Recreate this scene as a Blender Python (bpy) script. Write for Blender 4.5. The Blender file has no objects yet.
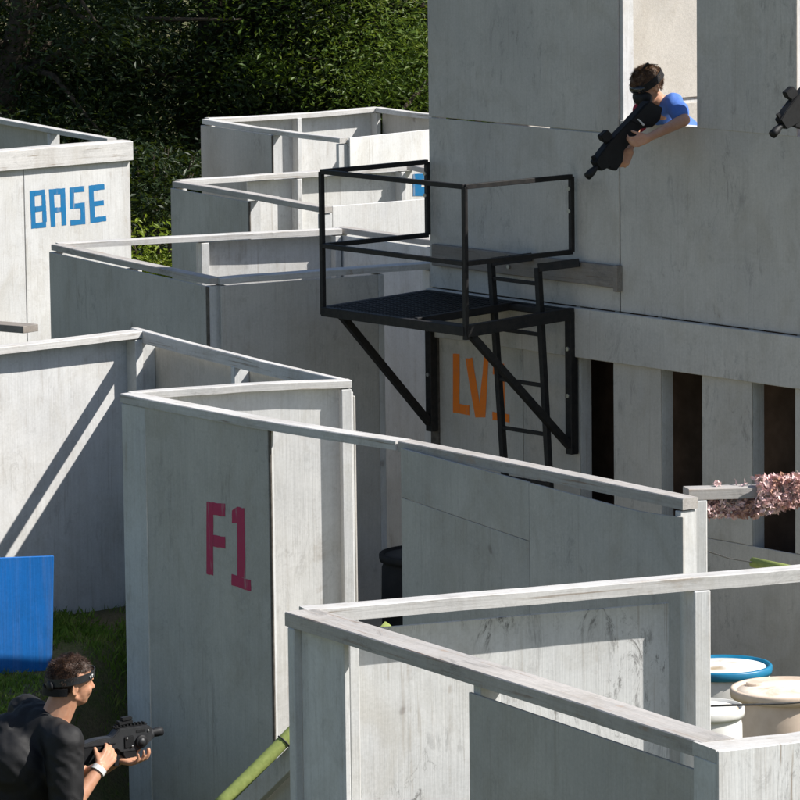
import bpy, bmesh, math, random
from mathutils import Vector as V, Matrix, noise
random.seed(7)
S = bpy.context.scene
COL = S.collection
# ------------------------------------------------------------------ camera
F, HC, RHO = 5000.0, 6.0, 0.012
TH = math.atan(720 / 5000)
FW = V((0, math.cos(TH), -math.sin(TH))); R0 = V((1, 0, 0)); U0 = V((0, math.sin(TH), math.cos(TH)))
RT = R0 * math.cos(RHO) - U0 * math.sin(RHO); UP = U0 * math.cos(RHO) + R0 * math.sin(RHO)
CAM = V((0, 0, HC))
cd = bpy.data.cameras.new('camera'); cd.sensor_width = 36; cd.lens = 36 * F / 800; cd.clip_start = 0.5; cd.clip_end = 900
co = bpy.data.objects.new('camera', cd); COL.objects.link(co)
M = Matrix((RT, UP, -FW)).transposed().to_4x4(); M.translation = CAM
co.matrix_world = M; S.camera = co

# surveying the place from the photograph: a ray of the lens meets a real plane
def ray(x, y): return FW + RT * ((x - 400) / F) - UP * ((y - 400) / F)
def at_z(x, y, z=2.44): d = ray(x, y); return CAM + d * ((z - HC) / d.z)
def at_plane(x, y, p, n): d = ray(x, y); return CAM + d * ((p - CAM).dot(n) / d.dot(n))
def at_Y(x, y, Y): return at_plane(x, y, V((0, Y, 0)), V((0, 1, 0)))
def sm(a, b, t):
    t = max(0, min(1, (t - a) / (b - a))); return t * t * (3 - 2 * t)
def gz(X, Y):
    t = (Y - 24.0) / 1.8 + (-1.6 - X) * 1.6 + (-.35 if X > -1.6 else -.35 * sm(-2., -1.6, X))
    h = .89 * sm(-.05, 1.05, t) * (1 - sm(28.5, 33, Y)) * (1 - sm(-1.2, -.5, X)) * sm(-9, -5, X)
    return h + .02 * noise.noise(V((X * 2, Y * 2, 0))) * (1 if X < -.6 else .3)

# ------------------------------------------------------------------ materials
def mat(name, rough=.7, spec=.3):
    m = bpy.data.materials.new(name); m.use_nodes = True
    nt = m.node_tree; b = nt.nodes['Principled BSDF']
    b.inputs['Roughness'].default_value = rough; b.inputs['Specular IOR Level'].default_value = spec
    return m, nt, b
def coords(nt, sc=(1, 1, 1), rnd=True):
    tc = nt.nodes.new('ShaderNodeTexCoord'); mp = nt.nodes.new('ShaderNodeMapping'); mp.inputs['Scale'].default_value = sc
    nt.links.new(tc.outputs['Object'], mp.inputs['Vector'])
    if rnd:
        oi = nt.nodes.new('ShaderNodeObjectInfo'); mu = nt.nodes.new('ShaderNodeMath'); mu.operation = 'MULTIPLY'; mu.inputs[1].default_value = 57
        nt.links.new(oi.outputs['Random'], mu.inputs[0])
        cx = nt.nodes.new('ShaderNodeCombineXYZ'); nt.links.new(mu.outputs[0], cx.inputs[0]); nt.links.new(mu.outputs[0], cx.inputs[2])
        nt.links.new(cx.outputs[0], mp.inputs['Location'])
    return mp.outputs[0]
def nz(nt, vec, scale, det=4, rough=.55, dist=0):
    n = nt.nodes.new('ShaderNodeTexNoise'); n.inputs['Scale'].default_value = scale; n.inputs['Detail'].default_value = det
    n.inputs['Roughness'].default_value = rough; n.inputs['Distortion'].default_value = dist
    nt.links.new(vec, n.inputs['Vector']); return n.outputs['Fac']
def ramp(nt, fac, *st):
    r = nt.nodes.new('ShaderNodeValToRGB'); e = r.color_ramp.elements
    while len(e) < len(st): e.new(.5)
    for k, (p, c) in zip(e, st):
        k.position = p; k.color = (c, c, c, 1) if not hasattr(c, '__len__') else (*c, 1)
    nt.links.new(fac, r.inputs[0]); return r.outputs[0]
def mix(nt, fac, a, b, mode='MIX'):
    m = nt.nodes.new('ShaderNodeMix'); m.data_type = 'RGBA'; m.blend_type = mode
    for i, v in ((0, fac), (6, a), (7, b)):
        if isinstance(v, (int, float)): m.inputs[i].default_value = v
        elif isinstance(v, tuple): m.inputs[i].default_value = (*v, 1)
        else: nt.links.new(v, m.inputs[i])
    return m.outputs[2]
def bump(nt, b, h, st=.3, dist=.01):
    n = nt.nodes.new('ShaderNodeBump'); n.inputs['Strength'].default_value = st; n.inputs['Distance'].default_value = dist
    nt.links.new(h, n.inputs['Height']); nt.links.new(n.outputs[0], b.inputs['Normal'])

def mul(nt, a, b):
    m = nt.nodes.new('ShaderNodeMath'); m.operation = 'MULTIPLY'
    for i, v in ((0, a), (1, b)):
        if isinstance(v, (int, float)): m.inputs[i].default_value = v
        else: nt.links.new(v, m.inputs[i])
    return m.outputs[0]
def painted(name, base=(.56, .56, .545), wear=.35, grime=0., streak=.5, wood=(.26, .22, .18), horiz=False, stain=(.24, .19, .14)):
    """thin old paint on plywood or lumber: fine grain, dark checks along the grain, worn patches, rain stains, knots"""
    m, nt, b = mat(name, .72, .25)
    st = lambda l, c: (l, c, c) if horiz else (c, c, l)
    o = coords(nt)
    fineg = nz(nt, coords(nt, st(3.0, 120)), 1.0, 4, .6, .2)        # hair-fine fibres
    grain = nz(nt, coords(nt, st(1.1, 26)), 1.0, 5, .62, .5)        # broader figure
    chk = nz(nt, coords(nt, st(1.8, 62)), 1.0, 3, .55, .25)         # checks, thin and dark
    big = nz(nt, o, 1.3, 4, .55, .3); mid = nz(nt, o, 5.5, 5, .65, .8); spk = nz(nt, o, 70, 3, .7); patch = nz(nt, coords(nt, st(.8, 2.6)), 1.5, 4, .6, .5)
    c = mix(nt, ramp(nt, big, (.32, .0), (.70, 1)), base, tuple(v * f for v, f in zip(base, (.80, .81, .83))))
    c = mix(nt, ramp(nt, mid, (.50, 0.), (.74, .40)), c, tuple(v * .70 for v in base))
    c = mix(nt, ramp(nt, grain, (.46, .0), (.74, .34 * streak + .06)), c, (.30, .29, .275))
    c = mix(nt, .30 + .25 * streak, c, ramp(nt, fineg, (.3, .43), (.7, .57)), 'OVERLAY')
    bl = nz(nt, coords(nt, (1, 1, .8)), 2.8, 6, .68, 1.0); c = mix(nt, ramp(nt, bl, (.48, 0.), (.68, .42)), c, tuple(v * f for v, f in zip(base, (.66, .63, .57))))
    sc2 = nz(nt, o, 16, 6, .75, 1.2); c = mix(nt, ramp(nt, sc2, (.56, 0.), (.70, .30)), c, tuple(v * .55 for v in base))
    k1 = mul(nt, ramp(nt, chk, (.60, 0.), (.66, 1)), ramp(nt, patch, (.44, .04), (.60, 1)))
    c = mix(nt, mul(nt, k1, min(1, wear * .95)), c, wood)
    k2 = mul(nt, ramp(nt, grain, (.56, 0.), (.62, 1)), ramp(nt, mid, (.53, 0.), (.63, 1)))
    c = mix(nt, mul(nt, k2, min(1, wear * .8)), c, tuple(v * 1.25 for v in wood))
    dr = nz(nt, coords(nt, (6, 6, .7)), 1.0, 4, .6, .3)
    c = mix(nt, ramp(nt, dr, (.55, 0.), (.85, .40 * min(1, wear + .2))), c, stain)
    vo = nt.nodes.new('ShaderNodeTexVoronoi'); vo.inputs['Scale'].default_value = 2.6
    wv = nt.nodes.new('ShaderNodeVectorMath'); wv.operation = 'ADD'; nt.links.new(coords(nt, (1, 1, .7)), wv.inputs[0])
    dn = nt.nodes.new('ShaderNodeTexNoise'); dn.inputs['Scale'].default_value = 14; nt.links.new(o, dn.inputs['Vector'])
    sc_ = nt.nodes.new('ShaderNodeVectorMath'); sc_.operation = 'SCALE'; sc_.inputs['Scale'].default_value = .06; nt.links.new(dn.outputs['Color'], sc_.inputs[0])
    nt.links.new(sc_.outputs[0], wv.inputs[1]); nt.links.new(wv.outputs[0], vo.inputs['Vector'])
    kn = ramp(nt, vo.outputs['Distance'], (.0, .62), (.03, .45), (.05, .12), (.12, 0.))
    kz = nz(nt, o, 2.3, 1)
    c = mix(nt, mul(nt, kn, ramp(nt, kz, (.47, 0.), (.55, 1))), c, (.15, .125, .11))
    if grime:
        gg = nz(nt, coords(nt, st(2.2, 6)), 1.3, 7, .82, 1.8); ga = nz(nt, o, 2.1, 3, .6)
        c = mix(nt, mul(nt, ramp(nt, gg, (.53, 0.), (.62, grime)), ramp(nt, ga, (.47, 0.), (.60, 1))), c, (.13, .125, .12))
    c = mix(nt, .35, c, ramp(nt, spk, (.3, .40), (.7, .60)), 'OVERLAY')
    nt.links.new(c, b.inputs['Base Color'])
    bump(nt, b, mix(nt, .5, mix(nt, .5, grain, chk), fineg), .5, .004)
    b.inputs['Roughness'].default_value = .68
    return m

PLY = painted('painted_plywood', (.50, .48, .445), .25, .28, .3)
PLYW = painted('painted_plywood_white', (.64, .635, .62), .35, .22, .35)
PLYG = painted('painted_plywood_grimy', (.62, .62, .61), .5, .85, .5)
PLYS = painted('painted_plywood_streaky', (.66, .66, .65), .9, .6, 1.3)
PLYB = painted('tower_plywood', (.53, .505, .462), .25, .45, .2)
PLYC = painted('tower_inner_plywood', (.50, .47, .42), .3, 0., .4, horiz=True)
RAIL = painted('painted_lumber', (.58, .565, .545), 1., .3, .9, horiz=True)
RAILW = painted('weathered_lumber', (.44, .415, .39), 1.05, .5, 1.6, wood=(.27, .21, .17), horiz=True)
STUD = painted('painted_stud', (.62, .62, .61), .4, .2, .7)
BRD = painted('bare_weathered_board', (.25, .22, .19), 1., .6, 1.2, wood=(.16, .12, .09), horiz=True)

def simple(name, c1, c2=None, scale=20, rough=.6, spec=.3, bst=0., metal=0, det=4, lo=.35, hi=.65):
    m, nt, b = mat(name, rough, spec); b.inputs['Metallic'].default_value = metal
    o = coords(nt); n = nz(nt, o, scale, det, .6)
    c2 = c2 or tuple(v * .75 for v in c1)
    nt.links.new(ramp(nt, n, (lo, c1), (hi, c2)), b.inputs['Base Color'])
    if bst: bump(nt, b, n, bst, .004)
    return m
EDGE = simple('weathered_ply_edge', (.085, .075, .065), (.14, .125, .11), 30, .9, .1, .3)
def paintmark(name, col):
    m, nt, b = mat(name, .6, .3)
    g = nz(nt, coords(nt, (30, 30, 3)), 1.0, 4, .7); f = nz(nt, coords(nt), 26, 4, .75)
    c = mix(nt, ramp(nt, f, (.42, 0.), (.75, .45)), col, tuple(v * .62 + .05 for v in col))
    c = mix(nt, ramp(nt, g, (.60, 0.), (.70, .55)), c, (.33, .32, .31))
    nt.links.new(c, b.inputs['Base Color']); return m
MBLUE = paintmark('blue_paint', (.002, .14, .33)); MRED = paintmark('crimson_paint', (.42, .03, .10)); MORG = paintmark('orange_paint', (.85, .21, .02))
STEEL = simple('black_painted_steel', (.009, .009, .010), (.020, .018, .017), 30, .6, .3, .2)
BOLT = simple('galvanised_bolt', (.5, .5, .5), (.35, .35, .35), 60, .35, .5, 0, .8)
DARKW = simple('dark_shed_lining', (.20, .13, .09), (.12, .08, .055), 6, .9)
BLUEB = painted('blue_painted_board', (.006, .15, .50), .2, .25, .3, wood=(.02, .06, .16), stain=(.008, .05, .2))
FOAM = simple('green_foam', (.30, .35, .11), (.23, .28, .08), 40, .8, .2, .3)
STRING = simple('dark_cord', (.03, .03, .03), (.05, .05, .05), 40, .7)
BARW = simple('white_plastic', (.62, .62, .60), (.48, .46, .42), 5, .38, .5)
BARC = simple('cream_plastic', (.66, .55, .45), (.52, .41, .32), 5, .4, .5)
BARK_ = simple('black_drum_plastic', (.012, .012, .013), (.02, .02, .02), 8, .75, .2)
BLIDR = simple('blue_plastic', (.01, .19, .34), (.008, .13, .26), 8, .4, .5)
def lidmat(name, c, st, lo, hi):
    m, nt, b = mat(name, .45, .5); n = nz(nt, coords(nt), 4.5, 6, .65, .8)
    nt.links.new(ramp(nt, n, (lo, c), (hi, st)), b.inputs['Base Color']); return m
LIDW = lidmat('stained_white_lid', (.72, .72, .70), (.40, .32, .22), .52, .70)
LIDC = lidmat('rusty_cream_lid', (.74, .66, .57), (.44, .28, .15), .54, .74)

# ------------------------------------------------------------------ mesh helpers
def newobj(name, bm, m=None, parent=None, smooth=False, loc=None):
    me = bpy.data.meshes.new(name); bm.normal_update(); bm.to_mesh(me); bm.free()
    o = bpy.data.objects.new(name, me); COL.objects.link(o)
    if m: me.materials.append(m)
    if smooth:
        for p in me.polygons: p.use_smooth = True
    if parent: o.parent = parent
    if loc is not None: o.location = loc
    return o
def tag(o, label=None, cat=None, group=None, kind=None):
    if label: o['label'] = label
    if cat: o['category'] = cat; o['kind'] = kind or 'thing'
    elif kind: o['kind'] = kind
    if group: o['group'] = group
    return o
def empty(name, loc, rz, label, cat, group=None):
    o = bpy.data.objects.new(name, None); COL.objects.link(o); o.empty_display_size = .2
    o.location = loc; o.rotation_euler = (0, 0, rz); o['origin'] = tuple(loc)
    return tag(o, label, cat, group)
def box(bm, x0, x1, y0, y1, z0, z1, bev=.003, mtx=None, jit=0):
    c = [(x, y, z) for x in (x0, x1) for y in (y0, y1) for z in (z0, z1)]
    vs = [bm.verts.new(V(p) + V((random.uniform(-jit, jit), 0, random.uniform(-jit, jit)))) for p in c]
    fs = [bm.faces.new([vs[i] for i in q]) for q in ((0, 1, 3, 2), (4, 6, 7, 5), (0, 4, 5, 1), (2, 3, 7, 6), (0, 2, 6, 4), (1, 5, 7, 3))]
    if bev > 0:
        es = list({e for f in fs for e in f.edges})
        r = bmesh.ops.bevel(bm, geom=es, offset=min(bev, .3 * min(abs(x1 - x0), abs(y1 - y0), abs(z1 - z0))), segments=1, affect='EDGES')
        vs = list({v for f in r['faces'] for v in f.verts} | {v for v in vs if v.is_valid})
    if mtx:
        for v in vs: v.co = mtx @ v.co
    return vs
def prism(bm, pts, off):          # polygon (3-D points) given real thickness along off
    a = [bm.verts.new(p) for p in pts]; b = [bm.verts.new(V(p) + off) for p in pts]; n = len(pts)
    bm.faces.new(a[::-1]); bm.faces.new(b)
    for i in range(n): bm.faces.new((a[i], a[(i + 1) % n], b[(i + 1) % n], b[i]))
    bmesh.ops.recalc_face_normals(bm, faces=bm.faces[:])
def bar(bm, p, q, w, h=None, up=V((0, 0, 1)), bev=.002):   # rectangular bar from p to q
    p, q = V(p), V(q); h = h or w; d = q - p; L = d.length; d.normalize()
    s = d.cross(up)
    if s.length < 1e-3: s = d.cross(V((1, 0, 0)))
    s.normalize(); t = s.cross(d)
    m = Matrix((d, s, t)).transposed().to_4x4(); m.translation = p
    box(bm, 0, L, -w / 2, w / 2, -h / 2, h / 2, bev, m)
def tube(bm, pts, r, seg=12, cap=True):
    pts = [V(p) for p in pts]; rings = []
    for i, p in enumerate(pts):
        d = (pts[min(i + 1, len(pts) - 1)] - pts[max(i - 1, 0)]).normalized()
        a = d.orthogonal().normalized() if i == 0 else (a - d * a.dot(d)).normalized()
        b = d.cross(a); rr = r[i] if hasattr(r, '__len__') else r
        rings.append([bm.verts.new(p + (a * math.cos(k * 2 * math.pi / seg) + b * math.sin(k * 2 * math.pi / seg)) * rr) for k in range(seg)])
    for A, B in zip(rings, rings[1:]):
        for k in range(seg): bm.faces.new((A[k], A[(k + 1) % seg], B[(k + 1) % seg], B[k]))
    if cap: bm.faces.new(rings[0][::-1]); bm.faces.new(rings[-1])
def lathe(bm, prof, c, seg=40):
    rings = [[bm.verts.new(V(c) + V((r * math.cos(2 * math.pi * k / seg), r * math.sin(2 * math.pi * k / seg), z))) for k in range(seg)] for r, z in prof]
    for A, B in zip(rings, rings[1:]):
        for k in range(seg): bm.faces.new((A[k], A[(k + 1) % seg], B[(k + 1) % seg], B[k]))
    bm.faces.new(rings[0][::-1]); bm.faces.new(rings[-1])
def local(bm, root):
    mi = root.matrix_basis.copy()
    mi = (Matrix.Translation(root.location) @ root.rotation_euler.to_matrix().to_4x4()).inverted()
    for v in bm.verts: v.co = mi @ v.co

# ------------------------------------------------------------------ walls
WG = 'painted plywood bunker walls'
class Wall:
    """one straight wall: local x along it, local y away from the lens side, z up"""
    def __init__(s, name, label, P, Q, group=WG, cat='wall', root=None):
        s.P, s.Q = V(P), V(Q); d = s.Q - s.P; s.rz = math.atan2(d.y, d.x)
        s.d = V((math.cos(s.rz), math.sin(s.rz), 0)); s.n = V((-s.d.y, s.d.x, 0)); s.L = math.hypot(d.x, d.y)
        s.g = min(gz(s.P.x, s.P.y), gz(s.Q.x, s.Q.y), gz((s.P.x + s.Q.x) / 2, (s.P.y + s.Q.y) / 2)) - .04
        s.o = V((s.P.x, s.P.y, s.g)); s.top = s.P.z - s.g
        s.root = root or empty(name, s.o, s.rz, label, cat, group)
    def x(s, px, py, off=0):
        q = at_plane(px, py, s.o + s.n * off, s.n); return (q - s.o).dot(s.d)
    def xz(s, px, py, off=0):
        q = at_plane(px, py, s.o + s.n * off, s.n) - s.o; return q.dot(s.d), q.z
    def part(s, name, x0, x1, y0, y1, z0, z1, m, bev=.003, jit=0):
        bm = bmesh.new(); box(bm, x0, x1, y0, y1, z0, z1, bev, None, jit)
        return newobj(name, bm, m, s.root)
    def sheet(s, poly, y0, y1, m, name='panel'):       # poly of local (x,z)
        bm = bmesh.new(); prism(bm, [V((x, y0, z)) for x, z in poly], V((0, y1 - y0, 0)))
        bmesh.ops.bevel(bm, geom=bm.edges[:], offset=.0015, segments=1, affect='EDGES')
        return newobj(name, bm, m, s.root)
    def rail(s, x0=0, x1=None, w=.082, h=.038, y0=None, m=None, dz=0, name='top_rail'):
        x1 = s.L if x1 is None else x1; y0 = -w / 2 if y0 is None else y0
        # a slightly bowed length of lumber
        bm = bmesh.new(); n = 8; bow = random.uniform(-.012, .010); b2 = random.uniform(-.006, .006); prev = None
        for i in range(n + 1):
            t = i / n; x = x0 + (x1 - x0) * t; z = s.top + dz + bow * math.sin(math.pi * t) + random.uniform(-.0015, .0015); yy = b2 * math.sin(math.pi * t) + random.uniform(-.002, .002)
            ch = .004
            sec = [(y0, z - h), (y0 + w, z - h), (y0 + w, z - ch), (y0 + w - ch, z), (y0 + ch, z), (y0, z - ch)]
            cur = [bm.verts.new((x, yy + a, b)) for a, b in sec]
            if prev:
                for k in range(6): bm.faces.new((prev[k], prev[(k + 1) % 6], cur[(k + 1) % 6], cur[k]))
            else: bm.faces.new(cur[::-1])
            prev = cur
        bm.faces.new(prev); bmesh.ops.recalc_face_normals(bm, faces=bm.faces[:])
        return newobj(name, bm, m or RAIL, s.root)
    def stud(s, x, w=.04, y0=-.045, y1=.045, h=.045, z0=0, m=None, dz=0):
        return s.part('stud', x - w / 2, x + w / 2, y0, y1, z0, s.top - h - .002 + dz, m or STUD)

NEAR = (-.058, -.0455); FAR = (.0455, .058)
def lettering(wall, quads, glyphs, m, y, names='painted_lettering', parent=None):
    for q, gl in zip(quads, glyphs):
        bm = bmesh.new(); TL, TR, BL, BR = q
        def mp(u, v):
            px = (TL[0] * (1 - u) + TR[0] * u) * (1 - v) + (BL[0] * (1 - u) + BR[0] * u) * v
            py = (TL[1] * (1 - u) + TR[1] * u) * (1 - v) + (BL[1] * (1 - u) + BR[1] * u) * v
            a, b = wall.xz(px, py, y); return V((a, y, b))
        for k, st in enumerate(gl):
            yy = V((0, -.00008 * k, 0)); pts = []
            for i in range(len(st)):      # hand-brushed edges: small wander between corners
                a, b = st[i], st[(i + 1) % len(st)]
                for t in (0, .33, .66):
                    j = .012 if t else .004
                    pts.append(mp(a[0] + (b[0] - a[0]) * t + random.uniform(-j, j), a[1] + (b[1] - a[1]) * t + random.uniform(-j, j) * .6) + yy)
            f = bm.faces.new([bm.verts.new(p) for p in pts])
            r = bmesh.ops.extrude_face_region(bm, geom=[f])
            for v in r['geom']:
                if isinstance(v, bmesh.types.BMVert): v.co.y -= .0005
        bmesh.ops.recalc_face_normals(bm, faces=bm.faces[:])
        newobj(names, bm, m, parent or wall.root)
def R(x0, y0, x1, y1): return [(x0, y0), (x1, y0), (x1, y1), (x0, y1)]
GLY = {
 'B': [R(0, 0, .3, 1), R(.3, 0, .92, .15), R(.3, .42, .98, .57), R(.3, .86, .95, 1), R(.72, .15, .97, .42), R(.74, .57, 1, .86)],
 'A': [R(0, 0, .3, 1), R(.3, 0, 1, .15), R(.7, .15, 1, 1), R(.3, .5, .7, .63)],
 'S': [R(0, 0, 1, .15), R(0, .15, .3, .57), R(.3, .43, 1, .57), R(.7, .57, 1, 1), R(0, .86, .7, 1)],
 'E': [R(0, 0, .3, 1), R(.3, 0, 1, .15), R(.3, .43, .9, .57), R(.3, .86, 1, 1)],
 'F': [R(0, 0, .36, 1), R(.36, 0, 1, .17), R(.36, .44, 1, .6)],
 '1': [R(.3, 0, .72, .86), [(0, .06), (.3, 0), (.3, .2), (0, .22)], R(0, .86, 1, 1)],
 'L': [R(0, 0, .4, 1), R(.4, .84, 1, 1)],
 'V': [[(0, 0), (.3, 0), (.56, .78), (.80, 0), (1, 0), (.78, 1), (.36, 1)]],
}
TB = 2.44
# --- BASE bunker, far left
P, Q = at_z(-70, 155.6), at_z(125, 140)
W = Wall('plywood_wall', 'white plywood wall with BASE painted on it in blue', P, Q)
xs = W.x(20.5, 220)
W.part('panel', 0, xs - .003, NEAR[0], NEAR[1], 0, W.top - .002, PLYW)
Pn = W.part('panel', xs + .003, W.L, NEAR[0], NEAR[1], 0, W.top - .002, PLYW)
W.part('header_board', 0, W.L + .01, NEAR[0] - .04, NEAR[0] - .002, W.top - .155, W.top - .003, RAIL, .004)
W.rail(w=.13, y0=-.085, m=RAIL); W.stud(.03); W.stud(W.L - .03); W.stud(xs)
c = lambda x, y: (x / 2.963, y / 2.963)
lettering(W, [(c(88, 566), c(136, 561), c(93, 678), c(139, 673)), (c(145, 561), c(193, 557), c(151, 672), c(197, 667)),
              (c(206, 556), c(250, 551), c(209, 668), c(253, 664)), (c(263, 550), c(309, 545), c(268, 661), c(315, 655))],
          [GLY[k] for k in 'BASE'], MBLUE, NEAR[0] - .001)
W = Wall('plywood_wall', 'grey end wall running back from the BASE wall, top rail bare near the corner', at_z(-60, 107), at_z(112, 138.5))
W.rail(m=RAIL); x1 = W.x(53, 130); W.part('panel', 0, x1, *FAR, 0, W.top - .05, PLY); W.stud(x1, y1=.0445); W.stud(W.L - .12)
# --- three roofless cells behind the balcony, from the far one to the near one
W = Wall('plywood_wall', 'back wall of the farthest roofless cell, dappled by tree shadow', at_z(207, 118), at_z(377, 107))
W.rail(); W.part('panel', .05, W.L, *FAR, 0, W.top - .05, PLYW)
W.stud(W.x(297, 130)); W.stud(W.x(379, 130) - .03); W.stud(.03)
W = Wall('plywood_wall', 'short grey wall of the farthest cell ending behind the tower corner', at_z(377.5, 107), at_z(438, 114.5))
W.rail(); W.part('panel', 0, W.L, *FAR, 0, W.top - .05, PLY)
W = Wall('plywood_wall', 'left side wall of the farthest cell, open beyond its first grey sheet', at_z(206.5, 119), at_z(344, 138))
W.rail(); x1 = W.x(272, 140, -.05); W.part('panel', 0, x1, *NEAR, 0, W.top - .048, PLY); W.part('edge_strip', x1 + .001, x1 + .018, -.0575, -.045, 0, W.top - .05, EDGE); W.stud(.02); W.stud(x1 - .02); W.stud(W.L - .03)
W = Wall('plywood_wall', 'front wall of the farthest cell, a low white sheet with knots by the tower', at_z(344.5, 137.5), at_z(440, 127.5))
W.part('panel', 0, W.L, *NEAR, 0, W.top, PLYW); W.rail(w=.04, y0=-.044, m=RAIL, dz=-.02); W.stud(.03, h=.07); W.stud(W.L - .1, h=.07)
W = Wall('plywood_wall', 'back wall of the middle roofless cell with a cut-off blue letter', at_z(178, 180), at_z(404, 165))
E_ = W.x(445, 170)
W.rail(); W.part('panel', W.x(250, 180), E_, *FAR, 0, W.top - .05, PLYW)
W.stud(W.x(297, 190)); W.stud(W.L - .03); W.stud(.03)
lettering(W, [((413, 174), (433, 173), (413, 196), (433, 196))], [[R(0, 0, .42, 1), R(.42, 0, 1, .25), R(.42, .6, 1, 1)]], MBLUE, FAR[0] - .002)
W = Wall('plywood_wall', 'short grey wall of the middle cell, its dark rail running under the balcony railing', at_z(404.5, 163), at_z(440, 170))
W.rail(m=RAILW); W.stud(W.L - .03)
W = Wall('plywood_wall', 'left side wall of the middle cell, one grey sheet beside an open bay', at_z(177.5, 181), at_z(327, 207))
W.rail(m=RAILW); x1 = W.x(249, 210, -.05); W.part('panel', 0, x1, *NEAR, 0, W.top - .048, PLY); W.part('edge_strip', x1 + .001, x1 + .018, -.0575, -.045, 0, W.top - .05, EDGE); W.stud(.02); W.stud(x1 - .02); W.stud(W.L - .03)
W = Wall('plywood_wall', 'front wall of the middle cell, white sheet seen through the balcony railing', at_z(328, 205.5), at_z(442, 196.5))
W.part('panel', 0, W.L, *NEAR, 0, W.top, PLYW); W.rail(w=.04, y0=-.044, m=RAIL, dz=-.02); W.stud(.03, h=.07); W.stud(W.L - .1, h=.07)
W = Wall('plywood_wall', 'back wall of the nearest of the three roofless cells, half in shadow', at_z(57.5, 243), at_z(340, 228))
W.rail(); x1 = W.x(199, 260); W.part('panel', x1, W.L, *FAR, 0, W.top - .05, PLYW); W.stud(x1 + .03, w=.055); W.stud(W.L - .03)
W = Wall('plywood_wall', 'tall grey-beige wall seen through the doorway under the balcony', at_z(340, 226.5), at_z(438, 240))
W.rail(m=RAILW); W.part('panel', 0, W.L, *NEAR, 0, W.top - .048, PLYW); W.stud(.02); W.stud(W.L - .05)  # paler sheet paint: light put into the colour, as the tower shades this wall
W = Wall('plywood_wall', 'left side wall of the nearest roofless cell, solid grey-blue sheet', at_z(57, 244), at_z(216, 278))
W.rail(m=RAILW); W.part('panel', 0, W.L - .03, *NEAR, 0, W.top - .048, PLY); W.part('edge_strip', W.L - .028, W.L, -.0575, -.046, 0, W.top - .05, EDGE); W.stud(W.L - .025); W.stud(.02); W.stud(W.L * .5)
W = Wall('plywood_wall', 'dark blue-grey front wall with a doorway, left of the balcony', at_z(216.5, 277.5), at_z(433, 262))
xd = W.x(374, 300); W.part('panel', 0, xd, *NEAR, 0, W.top - .046, PLY)
W.rail(w=.10, y0=-.055); W.stud(xd + .022, y0=-.057); W.stud(.03); W.stud(W.L - .03)
# --- left wall and the triangle behind the F1 wall
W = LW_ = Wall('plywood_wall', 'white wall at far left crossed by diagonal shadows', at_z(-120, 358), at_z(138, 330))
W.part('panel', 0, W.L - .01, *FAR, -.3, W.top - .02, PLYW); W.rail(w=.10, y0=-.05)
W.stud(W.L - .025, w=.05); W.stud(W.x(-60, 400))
p1 = at_z(-8, 331); p2 = at_z(31, 335)
bm = bmesh.new(); bar(bm, p1 + V((0, 0, .03)), p2 + V((0, 0, .035)), .12, .04)
o_ = newobj('board_offcut', bm, BRD); tag(o_, 'short weathered board end lying on the left wall rail', 'board')
W = Wall('plywood_wall', 'grey wall with thin studs joining the far-left wall, behind the F1 corner', at_z(138, 327.5), at_z(349, 379.5))
W.rail(w=.045, h=.068, y0=-.045, m=RAIL); W.part('panel', 0, W.L - .04, .046, .058, -.3, W.top - .095, PLY); W.stud(W.L - .06, h=.07)
W.stud(.10, h=.07, w=.045); W.stud(W.x(240, 370), h=.07)
W = Wall('plywood_wall', 'sunlit white wall seen through the doorway beside F1', at_z(129, 392), at_z(349, 379))
W.rail(w=.07, y0=-.045); W.part('panel', .06, W.L, .006, .018, -.1, W.top - .034, PLYW)
W.stud(W.L - .028, w=.055, y1=.005); W.stud(.09, y1=.005)
# --- F1 wall
W = Wall('plywood_wall', 'long grey wall with F1 painted in dark red', at_z(129.5, 392.5), at_z(405, 440))
xa = W.x(148, 500, -.05); xb = W.x(270, 500, -.05)
W.part('panel', xa, xb, *NEAR, -.1, W.top - .034, PLY)
W.part('corner_post', 0, xa - .003, -.055, .045, -.1, W.top - .048, STUD, .006)
W.rail(w=.10, y0=-.06, h=.044); W.stud(xb - .022, h=.05, y1=-.02)
W.part('edge_strip', xb + .001, xb + .016, -.0575, -.045, -.1, W.top - .052, EDGE)
c = lambda x, y: (x / 2.963, 310 + y / 2.963)
lettering(W, [(c(612, 568), c(667, 574), c(612, 782), c(668, 796)), (c(688, 580), c(738, 590), c(686, 815), c(744, 834))],
          [GLY['F'], GLY['1']], MRED, NEAR[0] - .001)
W = Wall('plywood_wall', 'grey wall of two warped sheets right of the F1 doorway, gap under its rail', at_z(405, 440.5), at_z(690, 498))
x0, z0 = W.xz(402, 448, -.05); x1, z1 = W.xz(530, 482, -.05); xm, zm = W.xz(402, 497, -.05); xn, zn = W.xz(530, 541, -.05)
W.sheet([(x0, zm + .002), (x1, zn + .002), (x1, z1), (x0, z0)], *NEAR, PLY)
W.sheet([(x0, -.1), (x1, -.1), (x1, zn - .001), (x0, zm - .001)], *NEAR, PLY)
pts = [W.xz(a, b, -.05) for a, b in ((684, 517), (665, 515), (640, 511), (615, 505), (585, 497), (555, 489), (532, 483))]
W.sheet([(x1 + .002, -.1), (pts[0][0], -.1)] + pts + [(x1 + .002, z1 - .004)], *NEAR, PLY)
W.rail(w=.085, y0=-.04, h=.05, m=RAILW); W.stud(x0 + .025, h=.055, y0=-.0445); W.stud(x1, h=.2, y0=-.0445); W.stud(W.L - .03, h=.055)
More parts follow.
